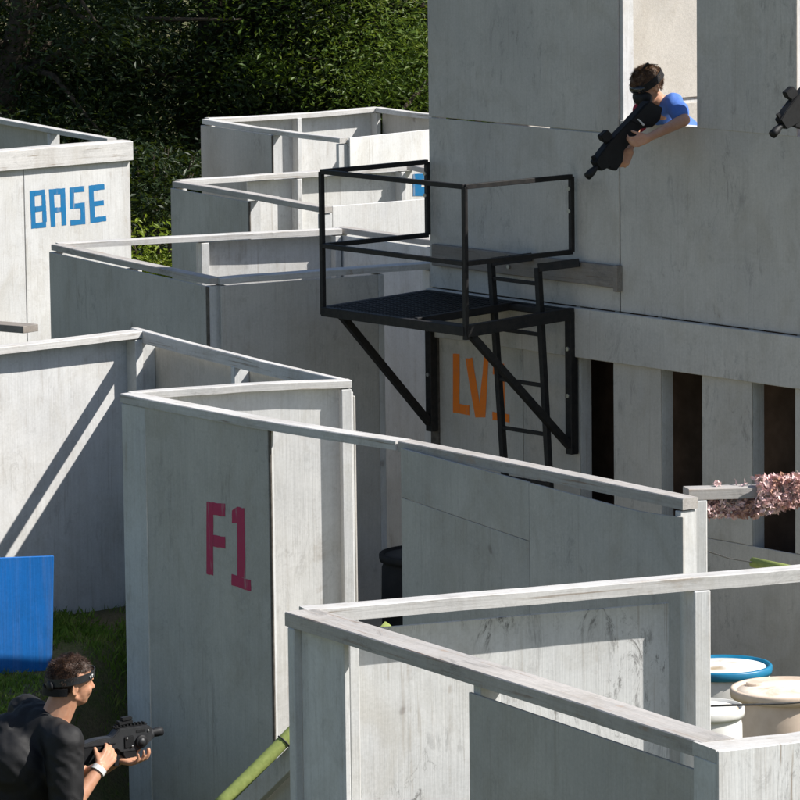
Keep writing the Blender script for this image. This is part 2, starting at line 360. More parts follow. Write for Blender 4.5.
# --- rail that carries the camouflage net
W = Wall('timber_rail', 'level timber rail on a white post, draped with camouflage net', at_z(686, 487.5), at_z(900, 476), cat='railing')
NETW = W
W.rail(w=.09, y0=-.045, h=.05, m=RAILW, dz=0); W.part('post', 0, .085, -.045, .045, 0, W.top - .052, STUD, .005); W.part('post', W.L - .08, W.L, -.045, .045, 0, W.top - .052, STUD, .005)
# --- front bunker
W = Wall('plywood_wall', 'back wall of the nearest bunker, scuffed white sheet under a pale rail', at_z(303, 608), at_z(900, 558))
FA = W
xp = W.x(690, 650); xe = W.x(670, 650, .05)
W.rail(w=.09, y0=-.045, h=.055, m=RAIL)
W.part('panel', W.x(330, 680), xe, .058, .0705, 0, W.top - .115, PLYG)
W.part('corner_post', xp, xp + .073, -.043, .1, 0, W.top - .057, STUD, .005)
W.stud(W.x(351, 700), y1=.057, h=.057); W.stud(W.L - .05, h=.057)
W = Wall('plywood_wall', 'nearest wall, wide weathered rail over an open bay and a dark sheet', at_z(304, 610.5), at_z(719, 740))
W.rail(x0=-.02, w=.14, y0=-.075, h=.055, m=RAILW)
xc = W.x(341, 700, -.06)
W.part('corner_board', .055, xc, -.045, -.02, 0, W.top - .057, STUD, .004)
W.part('stud', .0, .05, -.075, .0, 0, W.top - .057, STUD, .004)
a = W.xz(471, 692, -.06); b = W.xz(702, 771, -.06)
W.sheet([(a[0], 0), (b[0], 0), b, a], -.07, -.0575, PLY)
W.part('stud', a[0] + .01, a[0] + .06, -.056, .03, 0, W.top - .057, STUD); W.stud(W.L - .05, h=.057, y0=-.0555)
W.stud((a[0] + b[0]) / 2, h=.18, y0=-.0555)
p, q = at_z(716, 750), at_z(900, 728)
W = Wall('plywood_wall', 'corner piece at lower right with thick white top and streaked face', p, q)
W.part('panel', .0, W.L, -.0135, -.001, 0, W.top - .003, PLYS)
W.rail(w=.16, y0=0, h=.045, m=RAIL); W.part('stud', 0, .04, .0, .155, 0, W.top - .047, STUD); W.part('stud', W.L - .04, W.L, 0, .155, 0, W.top - .047, STUD)

# --- slanted braced panel + foam tube
Yp = 21.4
def poly_thing(name, px, P0, n, th, m, label, cat):
    pts = [at_plane(x, y, P0, n) for x, y in px]
    o = V((sum(p.x for p in pts) / len(pts), sum(p.y for p in pts) / len(pts), min(p.z for p in pts)))
    bm = bmesh.new(); prism(bm, [p - o for p in pts], n * th)
    bmesh.ops.bevel(bm, geom=bm.edges[:], offset=.002, segments=1, affect='EDGES')
    return tag(newobj(name, bm, m, None, False, o), label, cat)
nA = V((.74, .67, 0)).normalized()
P0 = V((-.6, Yp, 0)); P0 = at_Y(290, 760, Yp)
foot = lambda x: (x, 400 + 0)
root = empty('sloped_barricade', V((P0.x, P0.y, 0)), 0, 'low blue-shadowed barricade with a sloping top board under the foam tube', 'barricade')
pts = [at_plane(x, y, P0, nA) for x, y in ((226, 836), (318, 745), (372, 692), (372, 760), (372, 860), (226, 860))]
pts[-2].z = 0; pts[-1].z = 0; pts[-2] = at_plane(372, 1000, P0, nA); pts[-2].z = .0; pts[-1] = V((pts[0].x, pts[0].y, 0)); pts[-2] = V((pts[2].x, pts[2].y, 0))
bm = bmesh.new(); prism(bm, [p for p in pts[:3] + pts[4:]], nA * .012); local(bm, root); newobj('panel', bm, PLY, root)
bm = bmesh.new(); a, b = at_plane(222, 828, P0 - nA * .03, nA), at_plane(372, 680, P0 - nA * .03, nA); bar(bm, a, b, .045, .085, nA.cross(b - a)); local(bm, root); newobj('top_board', bm, STUD, root)
a = at_Y(212, 812, 21.2); b = at_Y(390, 626, 21.55)
root = empty('foam_tube', a, 0, 'yellow-green foam tube leaning behind the nearest bunker, tied with cord', 'foam tube')
bm = bmesh.new(); n = 14; pts = [a.lerp(b, i / n) + V((0, 0, -.02 * math.sin(math.pi * i / n))) for i in range(n + 1)]
tube(bm, pts, .030, 20); local(bm, root); newobj('tube', bm, FOAM, root, True)
for t in (.40, .93):
    d = (b - a).normalized(); cpt = a.lerp(b, t) + V((0, 0, -.02 * math.sin(math.pi * t))); u1 = d.orthogonal().normalized(); u2 = d.cross(u1)
    bm = bmesh.new(); tube(bm, [cpt + (u1 * math.cos(k * .5236) + u2 * math.sin(k * .5236)) * .032 for k in range(13)], .0035, 6)
    local(bm, root); newobj('cord_tie', bm, STRING, root, True)
# second foam tube near the tower, right
a, b = at_Y(752, 562, 25.2), at_Y(842, 581, 24.9)
root = empty('foam_tube', a, 0, 'stub of green foam tube beyond the pale rail, in front of the tower', 'foam tube')
bm = bmesh.new(); tube(bm, [a, a.lerp(b, .5), b], .026, 18); local(bm, root); newobj('tube', bm, FOAM, root, True)
bm = bmesh.new(); e0 = at_Y(704, 550, 24.0); tube(bm, [e0, e0.lerp(a, .5) - V((0, 0, .01)), a], .004, 6); local(bm, root); newobj('cord', bm, STRING, root)
tube_post = Wall('post', 'slim post holding the green foam stub behind the pale rail', V((b.x - .06, b.y + .05, b.z - .02)), V((b.x + .0, b.y + .09, b.z - .02)), cat='post', group=None)
tube_post.part('shaft', 0, .07, 0, .07, 0, tube_post.top, STUD)
# taut cord
c0 = FA.o + FA.d * (xp + .075) + FA.n * .06; a = at_plane(709, 706, c0, FA.n); b = at_plane(860, 698, c0, FA.n)
bm = bmesh.new(); tube(bm, [V((0, 0, 0)), (b - a) * .5 - V((0, 0, .006)), b - a], .0045, 8)
tag(newobj('cord', bm, STRING, None, True, a), 'thin dark cord stretched in front of the barrels from the white post', 'cord')

# ------------------------------------------------------------------ tower
TZ = at_z(431, 337, 2.02); TD = V((.64, -.77, 0)).normalized()
T0 = V((TZ.x, TZ.y, 2.02)); T1 = T0 + TD * 3.78
T0.z = 5.0; T1.z = 5.0
T = Wall('plywood_tower', 'big grey plywood tower with upper windows and slotted ground floor', T0, T1, group=None, cat='tower')
T.g = -0.02; T.o.z = -.02; T.root.location.z = -.02; T.top = 5.02
zz = lambda z: z + .02
tx = lambda px, py: T.x(px, py)
seam = tx(619.5, 200); w0 = tx(621, 60); w1 = tx(697, 60); s2 = tx(797, 60)
LW = T.L
# upper storey sheets
T.part('panel', 0.0, seam - .004, 0, .012, zz(3.373), zz(4.9), PLYB)
T.part('panel', 0.0, seam - .004, 0, .012, zz(2.33), zz(3.366), PLYB)
T.part('panel', seam + .005, LW, 0, .012, zz(2.33), zz(3.45), PLYB)
T.part('panel', w1, s2, -.004, .010, zz(3.446), zz(4.9), PLYB)
T.part('panel', seam - .003, s2 - .01, 0.013, .05, zz(4.62), zz(4.9), PLYB)
T.part('panel', s2 + .46, LW, 0, .012, zz(3.456), zz(4.9), PLYB)
T.part('rim_board', 0, LW, -.040, -.001, zz(2.03), zz(2.325), PLYB, .004)
T.part('ledge_board', tx(436, 250), tx(619, 280), -.038, -.002, zz(2.47), zz(2.60), BRD, .004)
T.part('cleat', tx(618.5, 280) , tx(622.5, 280), -.045, -.001, zz(2.45), zz(2.605), BRD, .003)
T.part('seam_light_stop', tx(548, 125), seam - .03, .013, .05, zz(3.33), zz(3.41), STUD)  # hidden strip added to stop light showing through this half of the seam
# upper framing
for x in (.03, seam, w1 + .03, s2 - .03, s2 + .5, LW - .03):
    T.part('stud', x - .02, x + .02, .0135, .10, zz(2.36), zz(4.6), STUD)
T.part('window_sill', seam + .03, w1, .013, .10, zz(3.41), zz(3.448), STUD)
T.part('window_sill', s2, s2 + .46, .013, .10, zz(3.41), zz(3.448), STUD)
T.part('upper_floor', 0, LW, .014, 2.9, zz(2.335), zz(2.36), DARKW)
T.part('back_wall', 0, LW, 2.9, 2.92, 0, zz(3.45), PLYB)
T.part('end_wall', 0.0, .012, .013, 2.89, zz(.0), zz(3.30), PLYB)
T.part('end_wall', LW - .012, LW, .014, 2.88, zz(.0), zz(3.45), PLYB)
cwx = tx(619, 60) - .55
zs = zz(6) - .0
_, zline = T.xz(693, 106, .75)
T.part('cross_wall', cwx, cwx + .015, .11, 1.9, zz(2.37), zline - .02, PLYC)
T.part('cross_wall', cwx, cwx + .015, .11, 1.9, zline + .012, zz(4.9), PLYC)
T.part('cross_wall_batten', cwx - .045, cwx - .001, .11, 1.9, zline - .06, zline + .06, STUD)
T.part('stud', cwx + .016, cwx + .056, .11, .2, zz(2.37), zz(4.9), PLYC)
# ground storey: sheets, slots with deep jambs, dark inside
ops = [(tx(579.5, 420), tx(613.5, 420)), (tx(661, 430), tx(702, 430)), (tx(752, 470), tx(795, 470))]
d_ = ops[2][0] - ops[1][0]
for k in (): ops.append((ops[2][0] + d_ * k, ops[2][1] + d_ * k))
lv = tx(523, 400)
T.part('panel', 0.075, lv - .003, 0.0, .012, 0, zz(2.028), PLYB); T.part('corner_post', 0, .072, -.012, .09, 0, zz(2.028), EDGE)
T.part('panel', lv + .003, ops[0][0], 0.0, .012, 0, zz(2.028), PLYB)
prev = ops[0][0]
for i, (a, b) in enumerate(ops):
    if i: T.part('upright_board', prev, a, 0.0, .012, zz(1.08), zz(2.028), PLYB)
    T.part('jamb', a - .04, a - .001, .0135, .10, zz(1.0), zz(2.33), STUD); T.part('jamb', b + .001, b + .04, .0135, .10, zz(1.0), zz(2.33), STUD)
    prev = b
T.part('upright_board', prev, LW, 0, .012, zz(1.08), zz(2.028), PLYB)
T.part('panel', ops[0][0] + .002, LW, 0, .012, 0, zz(1.078), PLYB)
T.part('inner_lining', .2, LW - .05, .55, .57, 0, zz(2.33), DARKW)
c = lambda x, y: (300 + x / 2.667, 230 + y / 2.667)
lettering(T, [(c(408, 330), c(452, 332), c(408, 486), c(452, 494)), (c(441, 343), c(503, 334), c(445, 500), c(508, 500)), (c(515, 352), c(556, 358), c(513, 506), c(559, 514))],
          [GLY['L'], GLY['V'], GLY['1']], MORG, -.002)
for px, py in ((571 , 258), (581, 262)): pass

# ------------------------------------------------------------------ steel balcony + ladder
Bp = T.o + T.d * tx(433, 200)
broot = empty('steel_balcony', V((Bp.x, Bp.y, 2.26)), T.rz, 'black steel balcony with grated deck and tube railing bolted to the tower', 'balcony')
bz = 2.26; Wd = tx(577, 200) - tx(433, 200); Dp = .87; t_ = .028
def bpart(name, fn, m=STEEL, parent=None, smooth=False):
    bm = bmesh.new(); fn(bm); return newobj(name, bm, m, parent or broot, smooth)
Z = lambda z: z - 2.26
x0_, x1_, yo, yi = 0.0, Wd, -Dp, -.044
rt = Z(3.10); rm = Z(2.655)
def frame(bm):
    bar(bm, (x0_, yo, 0), (x1_, yo, 0), .04, .055); bar(bm, (x0_, yi, .03), (x1_, yi, .03), .04, .055)
    bar(bm, (x0_, yo, 0), (x0_, yi, .03), .04, .055); bar(bm, (x1_, yo, 0), (x1_, yi, .03), .04, .07)
bpart('deck_frame', frame)
hx = Wd * .64
def grate(bm):
    n = 26
    for i in range(n):      # flat bars running out from the wall
        x = x0_ + .03 + (hx - .03) * i / (n - 1); bar(bm, (x, yo + .02, .012), (x, yi - .02, .038), .010, .03, bev=0)
    for i in range(15):
        y = yo + .04 + (yi - yo - .08) * i / 14; z = .02 + .03 * i / 14; bar(bm, (x0_ + .02, y, z), (hx, y, z), .012, .012, bev=0)
    bar(bm, (hx, yo + .02, .012), (hx, yi - .02, .04), .03, .045)
bpart('deck_grating', grate)
def strip(bm): bar(bm, (hx, yo + .06, .006), (x1_, yo + .06, .006), .10, .03); bar(bm, (hx, yi - .06, .036), (x1_, yi - .06, .036), .06, .03)
bpart('hatch_edge', strip)
for nm, (x, y, zb) in {'a': (x0_, yo, -.02), 'b': (x1_, yo, -.05), 'c': (x0_, yi, rm), 'd': (x1_, yi, rm)}.items():
    bpart('railing_post', lambda bm: bar(bm, (x, y, zb), (x, y, rt), t_, t_, V((0, 1, 0))))
for z in (rt, rm):
    bpart('railing_bar', lambda bm: bar(bm, (x0_, yo, z), (x1_, yo, z), t_))
    bpart('railing_bar', lambda bm: bar(bm, (x0_, yo, z), (x0_, yi, z), t_))
    bpart('railing_bar', lambda bm: bar(bm, (x1_, yo, z), (x1_, yi, z), t_))
for x in (x0_ + .02, x1_ - .01):
    bl = bpart('wall_bracket', lambda bm: (bar(bm, (x, yi + .0, .04), (x, yi, Z(1.45)), .055, .055, V((1, 0, 0)))))
    for z in (Z(2.08), Z(1.80), Z(1.52)):
        bpart('bolt', lambda bm: tube(bm, [(x, yi - .035, z), (x, yi - .026, z)], .013, 8), BOLT, bl)
    bpart('diagonal_brace', lambda bm: bar(bm, (x, yo + (.12 if x < .5 else .05), -.03), (x, yi - .02, Z(1.50)), .042, .042, V((1, 0, 0))))
for x in (x0_, x1_):
    for z in (rt - .07, (rt + rm) / 2 + .02):
        bpart('bolt', lambda bm: tube(bm, [(x, yi - .024, z), (x, yi - .017, z)], .012, 8), BOLT)
for p_, z_ in ((tx(514, 255), Z(2.58)), (tx(514, 268), Z(2.52))):
    xx = p_ - tx(433, 200); bpart('bolt', lambda bm: tube(bm, [(xx, yi + .004, z_), (xx, yi - .006, z_)], .013, 8), BOLT)
# ladder
lo = .22
La = T.xz(491, 262, -lo); Lb = T.xz(538, 268, -lo)
lroot = empty('steel_ladder', T.o + T.d * La[0] - T.n * lo + V((0, 0, .0)), T.rz, 'black steel ladder rising through the balcony hatch in front of LV1', 'ladder')
gap = Lb[0] - La[0]; lt = La[1]
bot = T.xz(503.5, 455, -lo); sl = (bot[0] - La[0]) / (bot[1] - La[1])
bx = lambda z: sl * (z - lt)
def lpart(name, a, b, w, h=None):
    bm = bmesh.new(); bar(bm, a, b, w, h or w, V((0, 1, 0))); return newobj(name, bm, STEEL, lroot)
lpart('side_rail', (bx(0), 0, 0), (0, 0, lt), .036); lpart('side_rail', (bx(0) + gap - .04, 0, 0), (gap, 0, lt), .036)
for py in (279, 329, 379, 427, 476, 525, 575, 622):
    z = T.xz(500, py, -lo)[1]
    lpart('rung', (bx(z) + .015, 0, z), (bx(z) + gap - .015, 0, z), .022)
zt = T.xz(540, 268, -lo)[1]
lpart('wall_tab', (gap + .0, 0, zt), (gap + .17, lo - .045, zt + .03), .05, .03); lpart('wall_tab', (0, 0, zt), (.17, lo - .045, zt + .03), .05, .03)

# ------------------------------------------------------------------ barrels
def barrel(px, py, Y, r, m, lm, rimm, label, bung=None, h=.88, dome=False):
    p = at_Y(px, py, Y); root = empty('barrel', (p.x, p.y, 0), random.uniform(0, 3), label, 'barrel', 'plastic barrels')
    H_ = p.z
    bm = bmesh.new()
    lathe(bm, [(r * .93, 0), (r * .97, .02), (r * .98, H_ * .2), (r, H_ * .33), (r * 1.02, H_ * .35), (r, H_ * .37), (r * .99, H_ * .62), (r * 1.02, H_ * .65), (r, H_ * .68), (r * .985, H_ * .9), (r * .93, H_ - .045), (r * .93, H_ - .03)], (0, 0, 0), 56)
    newobj('body', bm, m, root, True)
    bm = bmesh.new(); lathe(bm, [(r * .94, H_ - .05), (r * 1.03, H_ - .048), (r * 1.045, H_ - .03), (r * 1.045, H_ - .008), (r * 1.02, H_), (r * .97, H_), (r * .95, H_ - .012), (r * .90, H_ - .014)], (0, 0, 0), 56)
    newobj('rim', bm, rimm, root, True)
    bm = bmesh.new(); lathe(bm, [(r * .96, H_ - .03), (r * .955, H_ - .014), (r * .7, H_ - .010), (r * .3, H_ - .006), (.001, H_ - .006)], (0, 0, 0), 56)
    ld = newobj('lid', bm, lm, root, True)
    if bung:
        q = at_plane(bung[0], bung[1], V((0, 0, H_)), V((0, 0, 1))); q = V((q.x - p.x, q.y - p.y, 0)); a = -root.rotation_euler.z
        q = V((q.x * math.cos(a) - q.y * math.sin(a), q.x * math.sin(a) + q.y * math.cos(a), 0))
        bm = bmesh.new(); lathe(bm, [(.048, H_ - .012), (.048, H_ + .001), (.042, H_ + .005), (.001, H_ + .005)], q, 20); newobj('bung', bm, m, ld, False)
    return root
barrel(722, 664, 27.0, .265, BARW, LIDW, BLIDR, 'white barrel with a blue rim, partly behind the white post')
barrel(787, 687, 25.6, .285, BARC, LIDC, BARC, 'cream barrel with a rust-stained lid and round bung', (755, 683))
barrel(700, 706, 24.6, .215, BARW, LIDW, BARW, 'plain white barrel in front of the blue-rimmed one, left of the cord')
barrel(428, 552, 29.35, .28, BARK_, simple('black_lid', (.03, .03, .03)), BARK_, 'black drum in shadow at the doorway under the balcony')

# ------------------------------------------------------------------ blue board
p = at_z(27, 677, .868)
nB = V((-.35, .94, 0)).normalized()
o_ = poly_thing('plywood_board', ((-60, 560), (54, 556), (52, 682), (-60, 694)), V((p.x, p.y, 0)), nB, .018, BLUEB, 'bright blue painted board standing on the grass at far left', 'board')

# ------------------------------------------------------------------ camouflage net
NETM, nt, b = mat('net_cloth', .8, .2)
oi = nt.nodes.new('ShaderNodeTexCoord'); n_ = nz(nt, oi.outputs['Object'], 14, 2)
nt.links.new(ramp(nt, n_, (.3, (.36, .19, .13)), (.45, (.60, .38, .35)), (.6, (.78, .58, .57)), (.75, (.27, .23, .15))), b.inputs['Base Color'])
bm = bmesh.new(); W = NETW; ntop = W.top
def leafq(bm, p, s):
    a = V([random.gauss(0, 1) for _ in range(3)]).normalized(); b = a.orthogonal().normalized(); c_ = a.cross(b)
    rot = random.uniform(0, 6.28); b, c_ = b * math.cos(rot) + c_ * math.sin(rot), c_ * math.cos(rot) - b * math.sin(rot)
    w = s * random.uniform(.3, .6); k = random.uniform(.2, .9) * s
    P_ = [p - b * s, p - b * s * .3 + c_ * w + a * k * .4, p + b * s * .3 + c_ * w * .7 + a * k * .2, p + b * s + a * k, p + b * s * .2 - c_ * w + a * k * .5, p - b * s * .5 - c_ * w * .8]
    vs = [bm.verts.new(q) for q in P_]
    bm.faces.new((vs[0], vs[1], vs[5])); bm.faces.new((vs[1], vs[2], vs[4], vs[5])); bm.faces.new((vs[2], vs[3], vs[4]))
for k in range(3800):
    px = random.uniform(705, 890); t = (px - 705) / 95
    if t < .55: lo_, hi_, y_ = 494, 518 - 6 * abs(t - .3), random.uniform(-.03, .05)
    else: lo_, hi_, y_ = 482 - min(t - .55, .4) * 18, 516 - (t - .55) * 22, random.uniform(-.10, .05)
    if t < .55 and random.random() < .5: continue
    py = random.uniform(lo_, max(hi_, lo_ + 22)); X_, Z_ = W.xz(px, py, y_)
    if abs(y_) < .05 and ntop - .06 < Z_ < ntop + .004: Z_ = ntop + random.uniform(.005, .03) if t > .5 else ntop - .07
    leafq(bm, V((X_, y_, Z_)), random.uniform(.012, .024))
for k in range(7):   # stray pieces on the rail top
    leafq(bm, V((W.x(random.uniform(715, 750), 482), random.uniform(-.03, .03), ntop + .008)), .02)
no = newobj('camouflage_net', bm, NETM, None); no.location = W.o; no.rotation_euler = (0, 0, W.rz)
tag(no, 'pink and brown camouflage net bunched over the timber rail', 'camouflage net')

# ------------------------------------------------------------------ ground
def gpts(a, b, near0, near1, st):
    r = [a]; 
    v = a
    for q in (a, -60, -20, -8): 
        if q > r[-1]: r.append(q)
    return r
xs_ = [-250, -120, -60, -30, -15, -8] + [-5 + i * .15 for i in range(40)] + [1.2, 2, 4, 8, 15, 30, 60, 120, 250]
ys_ = [-60, -20, 0, 10, 16] + [19 + i * .15 for i in range(100)] + [36, 40, 45, 52, 60, 75, 100, 150, 250, 500]
bm = bmesh.new(); G = [[bm.verts.new((x, y, gz(x, y))) for x in xs_] for y in ys_]
for i in range(len(ys_) - 1):
    for j in range(len(xs_) - 1): bm.faces.new((G[i][j], G[i][j + 1], G[i + 1][j + 1], G[i + 1][j]))
GM, nt, b = mat('grassy_dirt', .95, .1)
o = coords(nt, rnd=False); n1 = nz(nt, o, 1.1, 5, .6, .4); n2 = nz(nt, o, 14, 6, .7); n3 = nz(nt, o, 60, 3, .7)
c_ = mix(nt, ramp(nt, n1, (.40, 0.), (.55, 1)), (.15, .13, .075), (.085, .115, .035)); c_ = mix(nt, ramp(nt, n2, (.35, 0.), (.7, .8)), c_, (.12, .10, .062))
c_ = mix(nt, .7, c_, ramp(nt, n3, (.3, .25), (.7, .75)), 'OVERLAY')
nt.links.new(c_, b.inputs['Base Color']); bump(nt, b, mix(nt, .5, n2, n3), .9, .03)
tag(newobj('ground', bm, GM, None, True), kind='structure')
# grass
GRM, nt, b = mat('grass_blades', .7, .2)
oi = nt.nodes.new('ShaderNodeTexCoord'); n_ = nz(nt, oi.outputs['Object'], 5, 3)
nt.links.new(ramp(nt, n_, (.35, (.09, .16, .018)), (.55, (.15, .24, .03)), (.7, (.24, .26, .07))), b.inputs['Base Color'])
bm = bmesh.new()
for k in range(70000):
    x = random.uniform(-2.9, -1.15); y = random.uniform(22.2, 27.9)
    d = noise.noise(V((x * 1.6, y * 1.1, 3.3))) + .35 * noise.noise(V((x * 7, y * 7, 1)))
    bare = math.exp(-((x + 1.75) / .30) ** 2 - ((y - 25.0) / 1.1) ** 2)
    if random.random() > .85 + d * 1.2 - bare * .6: continue
    h = random.uniform(.02, .055) * (1 + .5 * d) * (1 - .5 * bare); a = random.uniform(0, 6.283); w = random.uniform(.002, .0045)
    if y > 26.2: h *= 1.3
    z = gz(x, y) - .004; dx, dy = math.cos(a) * w, math.sin(a) * w; lx, ly = random.gauss(0, .45) * h, random.gauss(0, .45) * h
    v = [bm.verts.new((x - dx, y - dy, z)), bm.verts.new((x + dx, y + dy, z)), bm.verts.new((x + dx * .7 + lx * .4, y + dy * .7 + ly * .4, z + h * .6)), bm.verts.new((x + lx, y + ly, z + h))]
    bm.faces.new((v[0], v[1], v[2])); bm.faces.new((v[0], v[2], v[3]))
tag(newobj('grass', bm, GRM), 'patchy short grass on the slope at left', 'grass', kind='stuff')

# ------------------------------------------------------------------ trees
def leafmat(name, c1, c2, c3, tr=.35):
    m = bpy.data.materials.new(name); m.use_nodes = True; nt = m.node_tree; b = nt.nodes['Principled BSDF']; out = nt.nodes['Material Output']
    b.inputs['Roughness'].default_value = .5; b.inputs['Specular IOR Level'].default_value = .35
    n = nz(nt, coords(nt), 1.6, 4, .7); c = ramp(nt, n, (.3, c1), (.5, c2), (.7, c3)); nt.links.new(c, b.inputs['Base Color'])
    t = nt.nodes.new('ShaderNodeBsdfTranslucent'); nt.links.new(mix(nt, .5, c, (.12, .16, .01)), t.inputs[0])
    mx = nt.nodes.new('ShaderNodeMixShader'); mx.inputs[0].default_value = tr
    nt.links.new(b.outputs[0], mx.inputs[1]); nt.links.new(t.outputs[0], mx.inputs[2]); nt.links.new(mx.outputs[0], out.inputs[0]); return m
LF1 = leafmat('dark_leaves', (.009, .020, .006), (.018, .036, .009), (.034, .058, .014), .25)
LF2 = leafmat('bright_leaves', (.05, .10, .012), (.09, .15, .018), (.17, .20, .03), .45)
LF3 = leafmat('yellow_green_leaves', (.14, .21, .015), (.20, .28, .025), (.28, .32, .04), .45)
BK = simple('bark', (.10, .08, .06), (.04, .032, .025), 18, .9, .1, .8)
def leaves(bm, c, n, s, flat=.6):
    for _ in range(n):
        p = V(c) + V((random.gauss(0, 1), random.gauss(0, 1), random.gauss(0, flat)))* s[0]
        a = V((random.gauss(0, .7), random.gauss(0, .7), 1)).normalized(); b = a.orthogonal().normalized(); d = a.cross(b)
        r = random.uniform(0, 6.28); b, d = b * math.cos(r) + d * math.sin(r), d * math.cos(r) - b * math.sin(r)
        L = s[1] * random.uniform(.6, 1.3); w = L * .33
        v = [bm.verts.new(q) for q in (p - b * L, p - d * w, p + b * L - a * L * .3, p + d * w)]
        bm.faces.new(v)
def tree_mesh(seed, zlo, ztop, rad, nclump, nleaf, leaf, mleaf):
    random.seed(seed)
    tb = bmesh.new(); cb = bmesh.new()
    pts = [V((0, 0, -.2))]; 
    for i in range(1, 9): pts.append(V((random.gauss(0, .05) * i, random.gauss(0, .05) * i, ztop * .85 * i / 8)))
    tube(tb, pts, [.20 * (1 - .1 * i) for i in range(9)], 12)
    ends = []
    for k in range(26):
        t = random.uniform(.22, .95); i = int(t * 8); p = pts[i].lerp(pts[min(i + 1, 8)], t * 8 - i); a = random.uniform(0, 6.283)
        env = math.sin(math.pi * min(1, (t + .12))) ** .5 if t < .85 else .5
        L = rad * env * random.uniform(.6, 1.0); dz = random.uniform(-.35, .45) * L
        q = p + V((math.cos(a) * L, math.sin(a) * L, dz)); md = p.lerp(q, .5) + V((0, 0, .12 * L))
        tube(tb, [p, md, q], [.05, .03, .012], 6); ends += [(p, md, q)]
    for k in range(nclump):
        p, md, q = random.choice(ends); t = random.uniform(.35, 1.1); c = (md.lerp(q, (t - .5) * 2) if t > .5 else p.lerp(md, t * 2)) + V((random.gauss(0, .3), random.gauss(0, .3), random.gauss(0, .3) - .15))
        if c.z < zlo: c.z = zlo + random.uniform(0, .8)
        leaves(cb, c, int(nleaf * random.uniform(.5, 1.5)), (random.uniform(.14, .30), leaf))
    for k in range(nclump // 2):      # drooping skirts
        a = random.uniform(0, 6.283); r = rad * random.uniform(.25, 1) ; z = zlo + abs(random.gauss(0, .9))
        leaves(cb, (math.cos(a) * r, math.sin(a) * r, z), int(nleaf * random.uniform(.4, 1.4)), (random.uniform(.12, .28), leaf))
    return tb, cb
protos = []
for sd, zl, zt, rd in ((11, 1.0, 9, 2.7), (12, 1.5, 10, 3.0), (13, .7, 8, 2.5)):
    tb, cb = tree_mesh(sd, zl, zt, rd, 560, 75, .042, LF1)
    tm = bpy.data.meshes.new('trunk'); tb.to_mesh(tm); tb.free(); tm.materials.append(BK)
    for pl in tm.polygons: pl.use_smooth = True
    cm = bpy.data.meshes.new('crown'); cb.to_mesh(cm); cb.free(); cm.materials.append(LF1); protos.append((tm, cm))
tb, cb = tree_mesh(21, 2.05, 9.5, 2.5, 420, 90, .034, LF2)
tm = bpy.data.meshes.new('trunk'); tb.to_mesh(tm); tb.free(); tm.materials.append(BK)
cm = bpy.data.meshes.new('crown'); cb.to_mesh(cm); cb.free(); cm.materials.append(LF2); bright = (tm, cm)
random.seed(5)
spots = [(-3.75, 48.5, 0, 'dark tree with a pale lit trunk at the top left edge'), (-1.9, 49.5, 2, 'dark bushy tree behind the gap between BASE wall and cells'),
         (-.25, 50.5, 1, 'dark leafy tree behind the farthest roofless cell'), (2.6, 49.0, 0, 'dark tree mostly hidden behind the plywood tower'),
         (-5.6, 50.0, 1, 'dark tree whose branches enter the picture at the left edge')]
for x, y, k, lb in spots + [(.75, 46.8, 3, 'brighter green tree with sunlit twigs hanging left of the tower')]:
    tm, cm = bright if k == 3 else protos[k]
    r = empty('leafy_tree', (x, y, 0), random.uniform(0, 6), lb, 'tree', 'trees behind the bunkers')
    for nm, me in (('trunk', tm), ('crown', cm)):
        o = bpy.data.objects.new(nm, me); COL.objects.link(o); o.parent = r
# wood behind, one dense mass with its own shade
bm = bmesh.new()
for k in range(3000):
    x = random.uniform(-13, 16); y = 52.5 + 34 * random.random() ** 1.3; z = random.uniform(0, 1) ** 1.2 * 9.5
    leaves(bm, (x, y, z), 44, (random.uniform(.3, .6), .10))
for k in range(60):
    x = random.uniform(-12, 14); y = random.uniform(53, 84); tube(bm, [(x, y, -.2), (x + random.gauss(0, .3), y, 4), (x + random.gauss(0, .5), y, 9)], [.17, .13, .05], 8)
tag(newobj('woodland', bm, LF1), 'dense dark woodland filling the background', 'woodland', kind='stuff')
# shrub between BASE wall and cells
def shrub(x, y, h, r, m, label, n=120, leaf=.035):
    bm = bmesh.new(); root = empty('shrub', (x, y, 0), 0, label, 'shrub')
    for k in range(n):
        a = random.uniform(0, 6.28); rr = r * random.random() ** .5; z = h * random.uniform(.15, 1) * (1 - .3 * (rr / r) ** 2)
        leaves(bm, (math.cos(a) * rr, math.sin(a) * rr, z), 45, (.09, leaf))
    newobj('foliage', bm, m, root); bm = bmesh.new()
    for k in range(9):
        a = random.uniform(0, 6.28); tube(bm, [(0, 0, -.05), (math.cos(a) * r * .3, math.sin(a) * r * .3, h * .5), (math.cos(a) * r * .7, math.sin(a) * r * .7, h * .9)], [.02, .014, .005], 6)
    newobj('stems', bm, BK, root)
shrub(-2.02, 42.0, 1.56, .55, LF3, 'bright green shrub in the gap right of the BASE wall', 150)
shrub(-2.25, 45.5, 1.95, .8, LF1, 'dark shrub behind the bright green one', 150, .045)

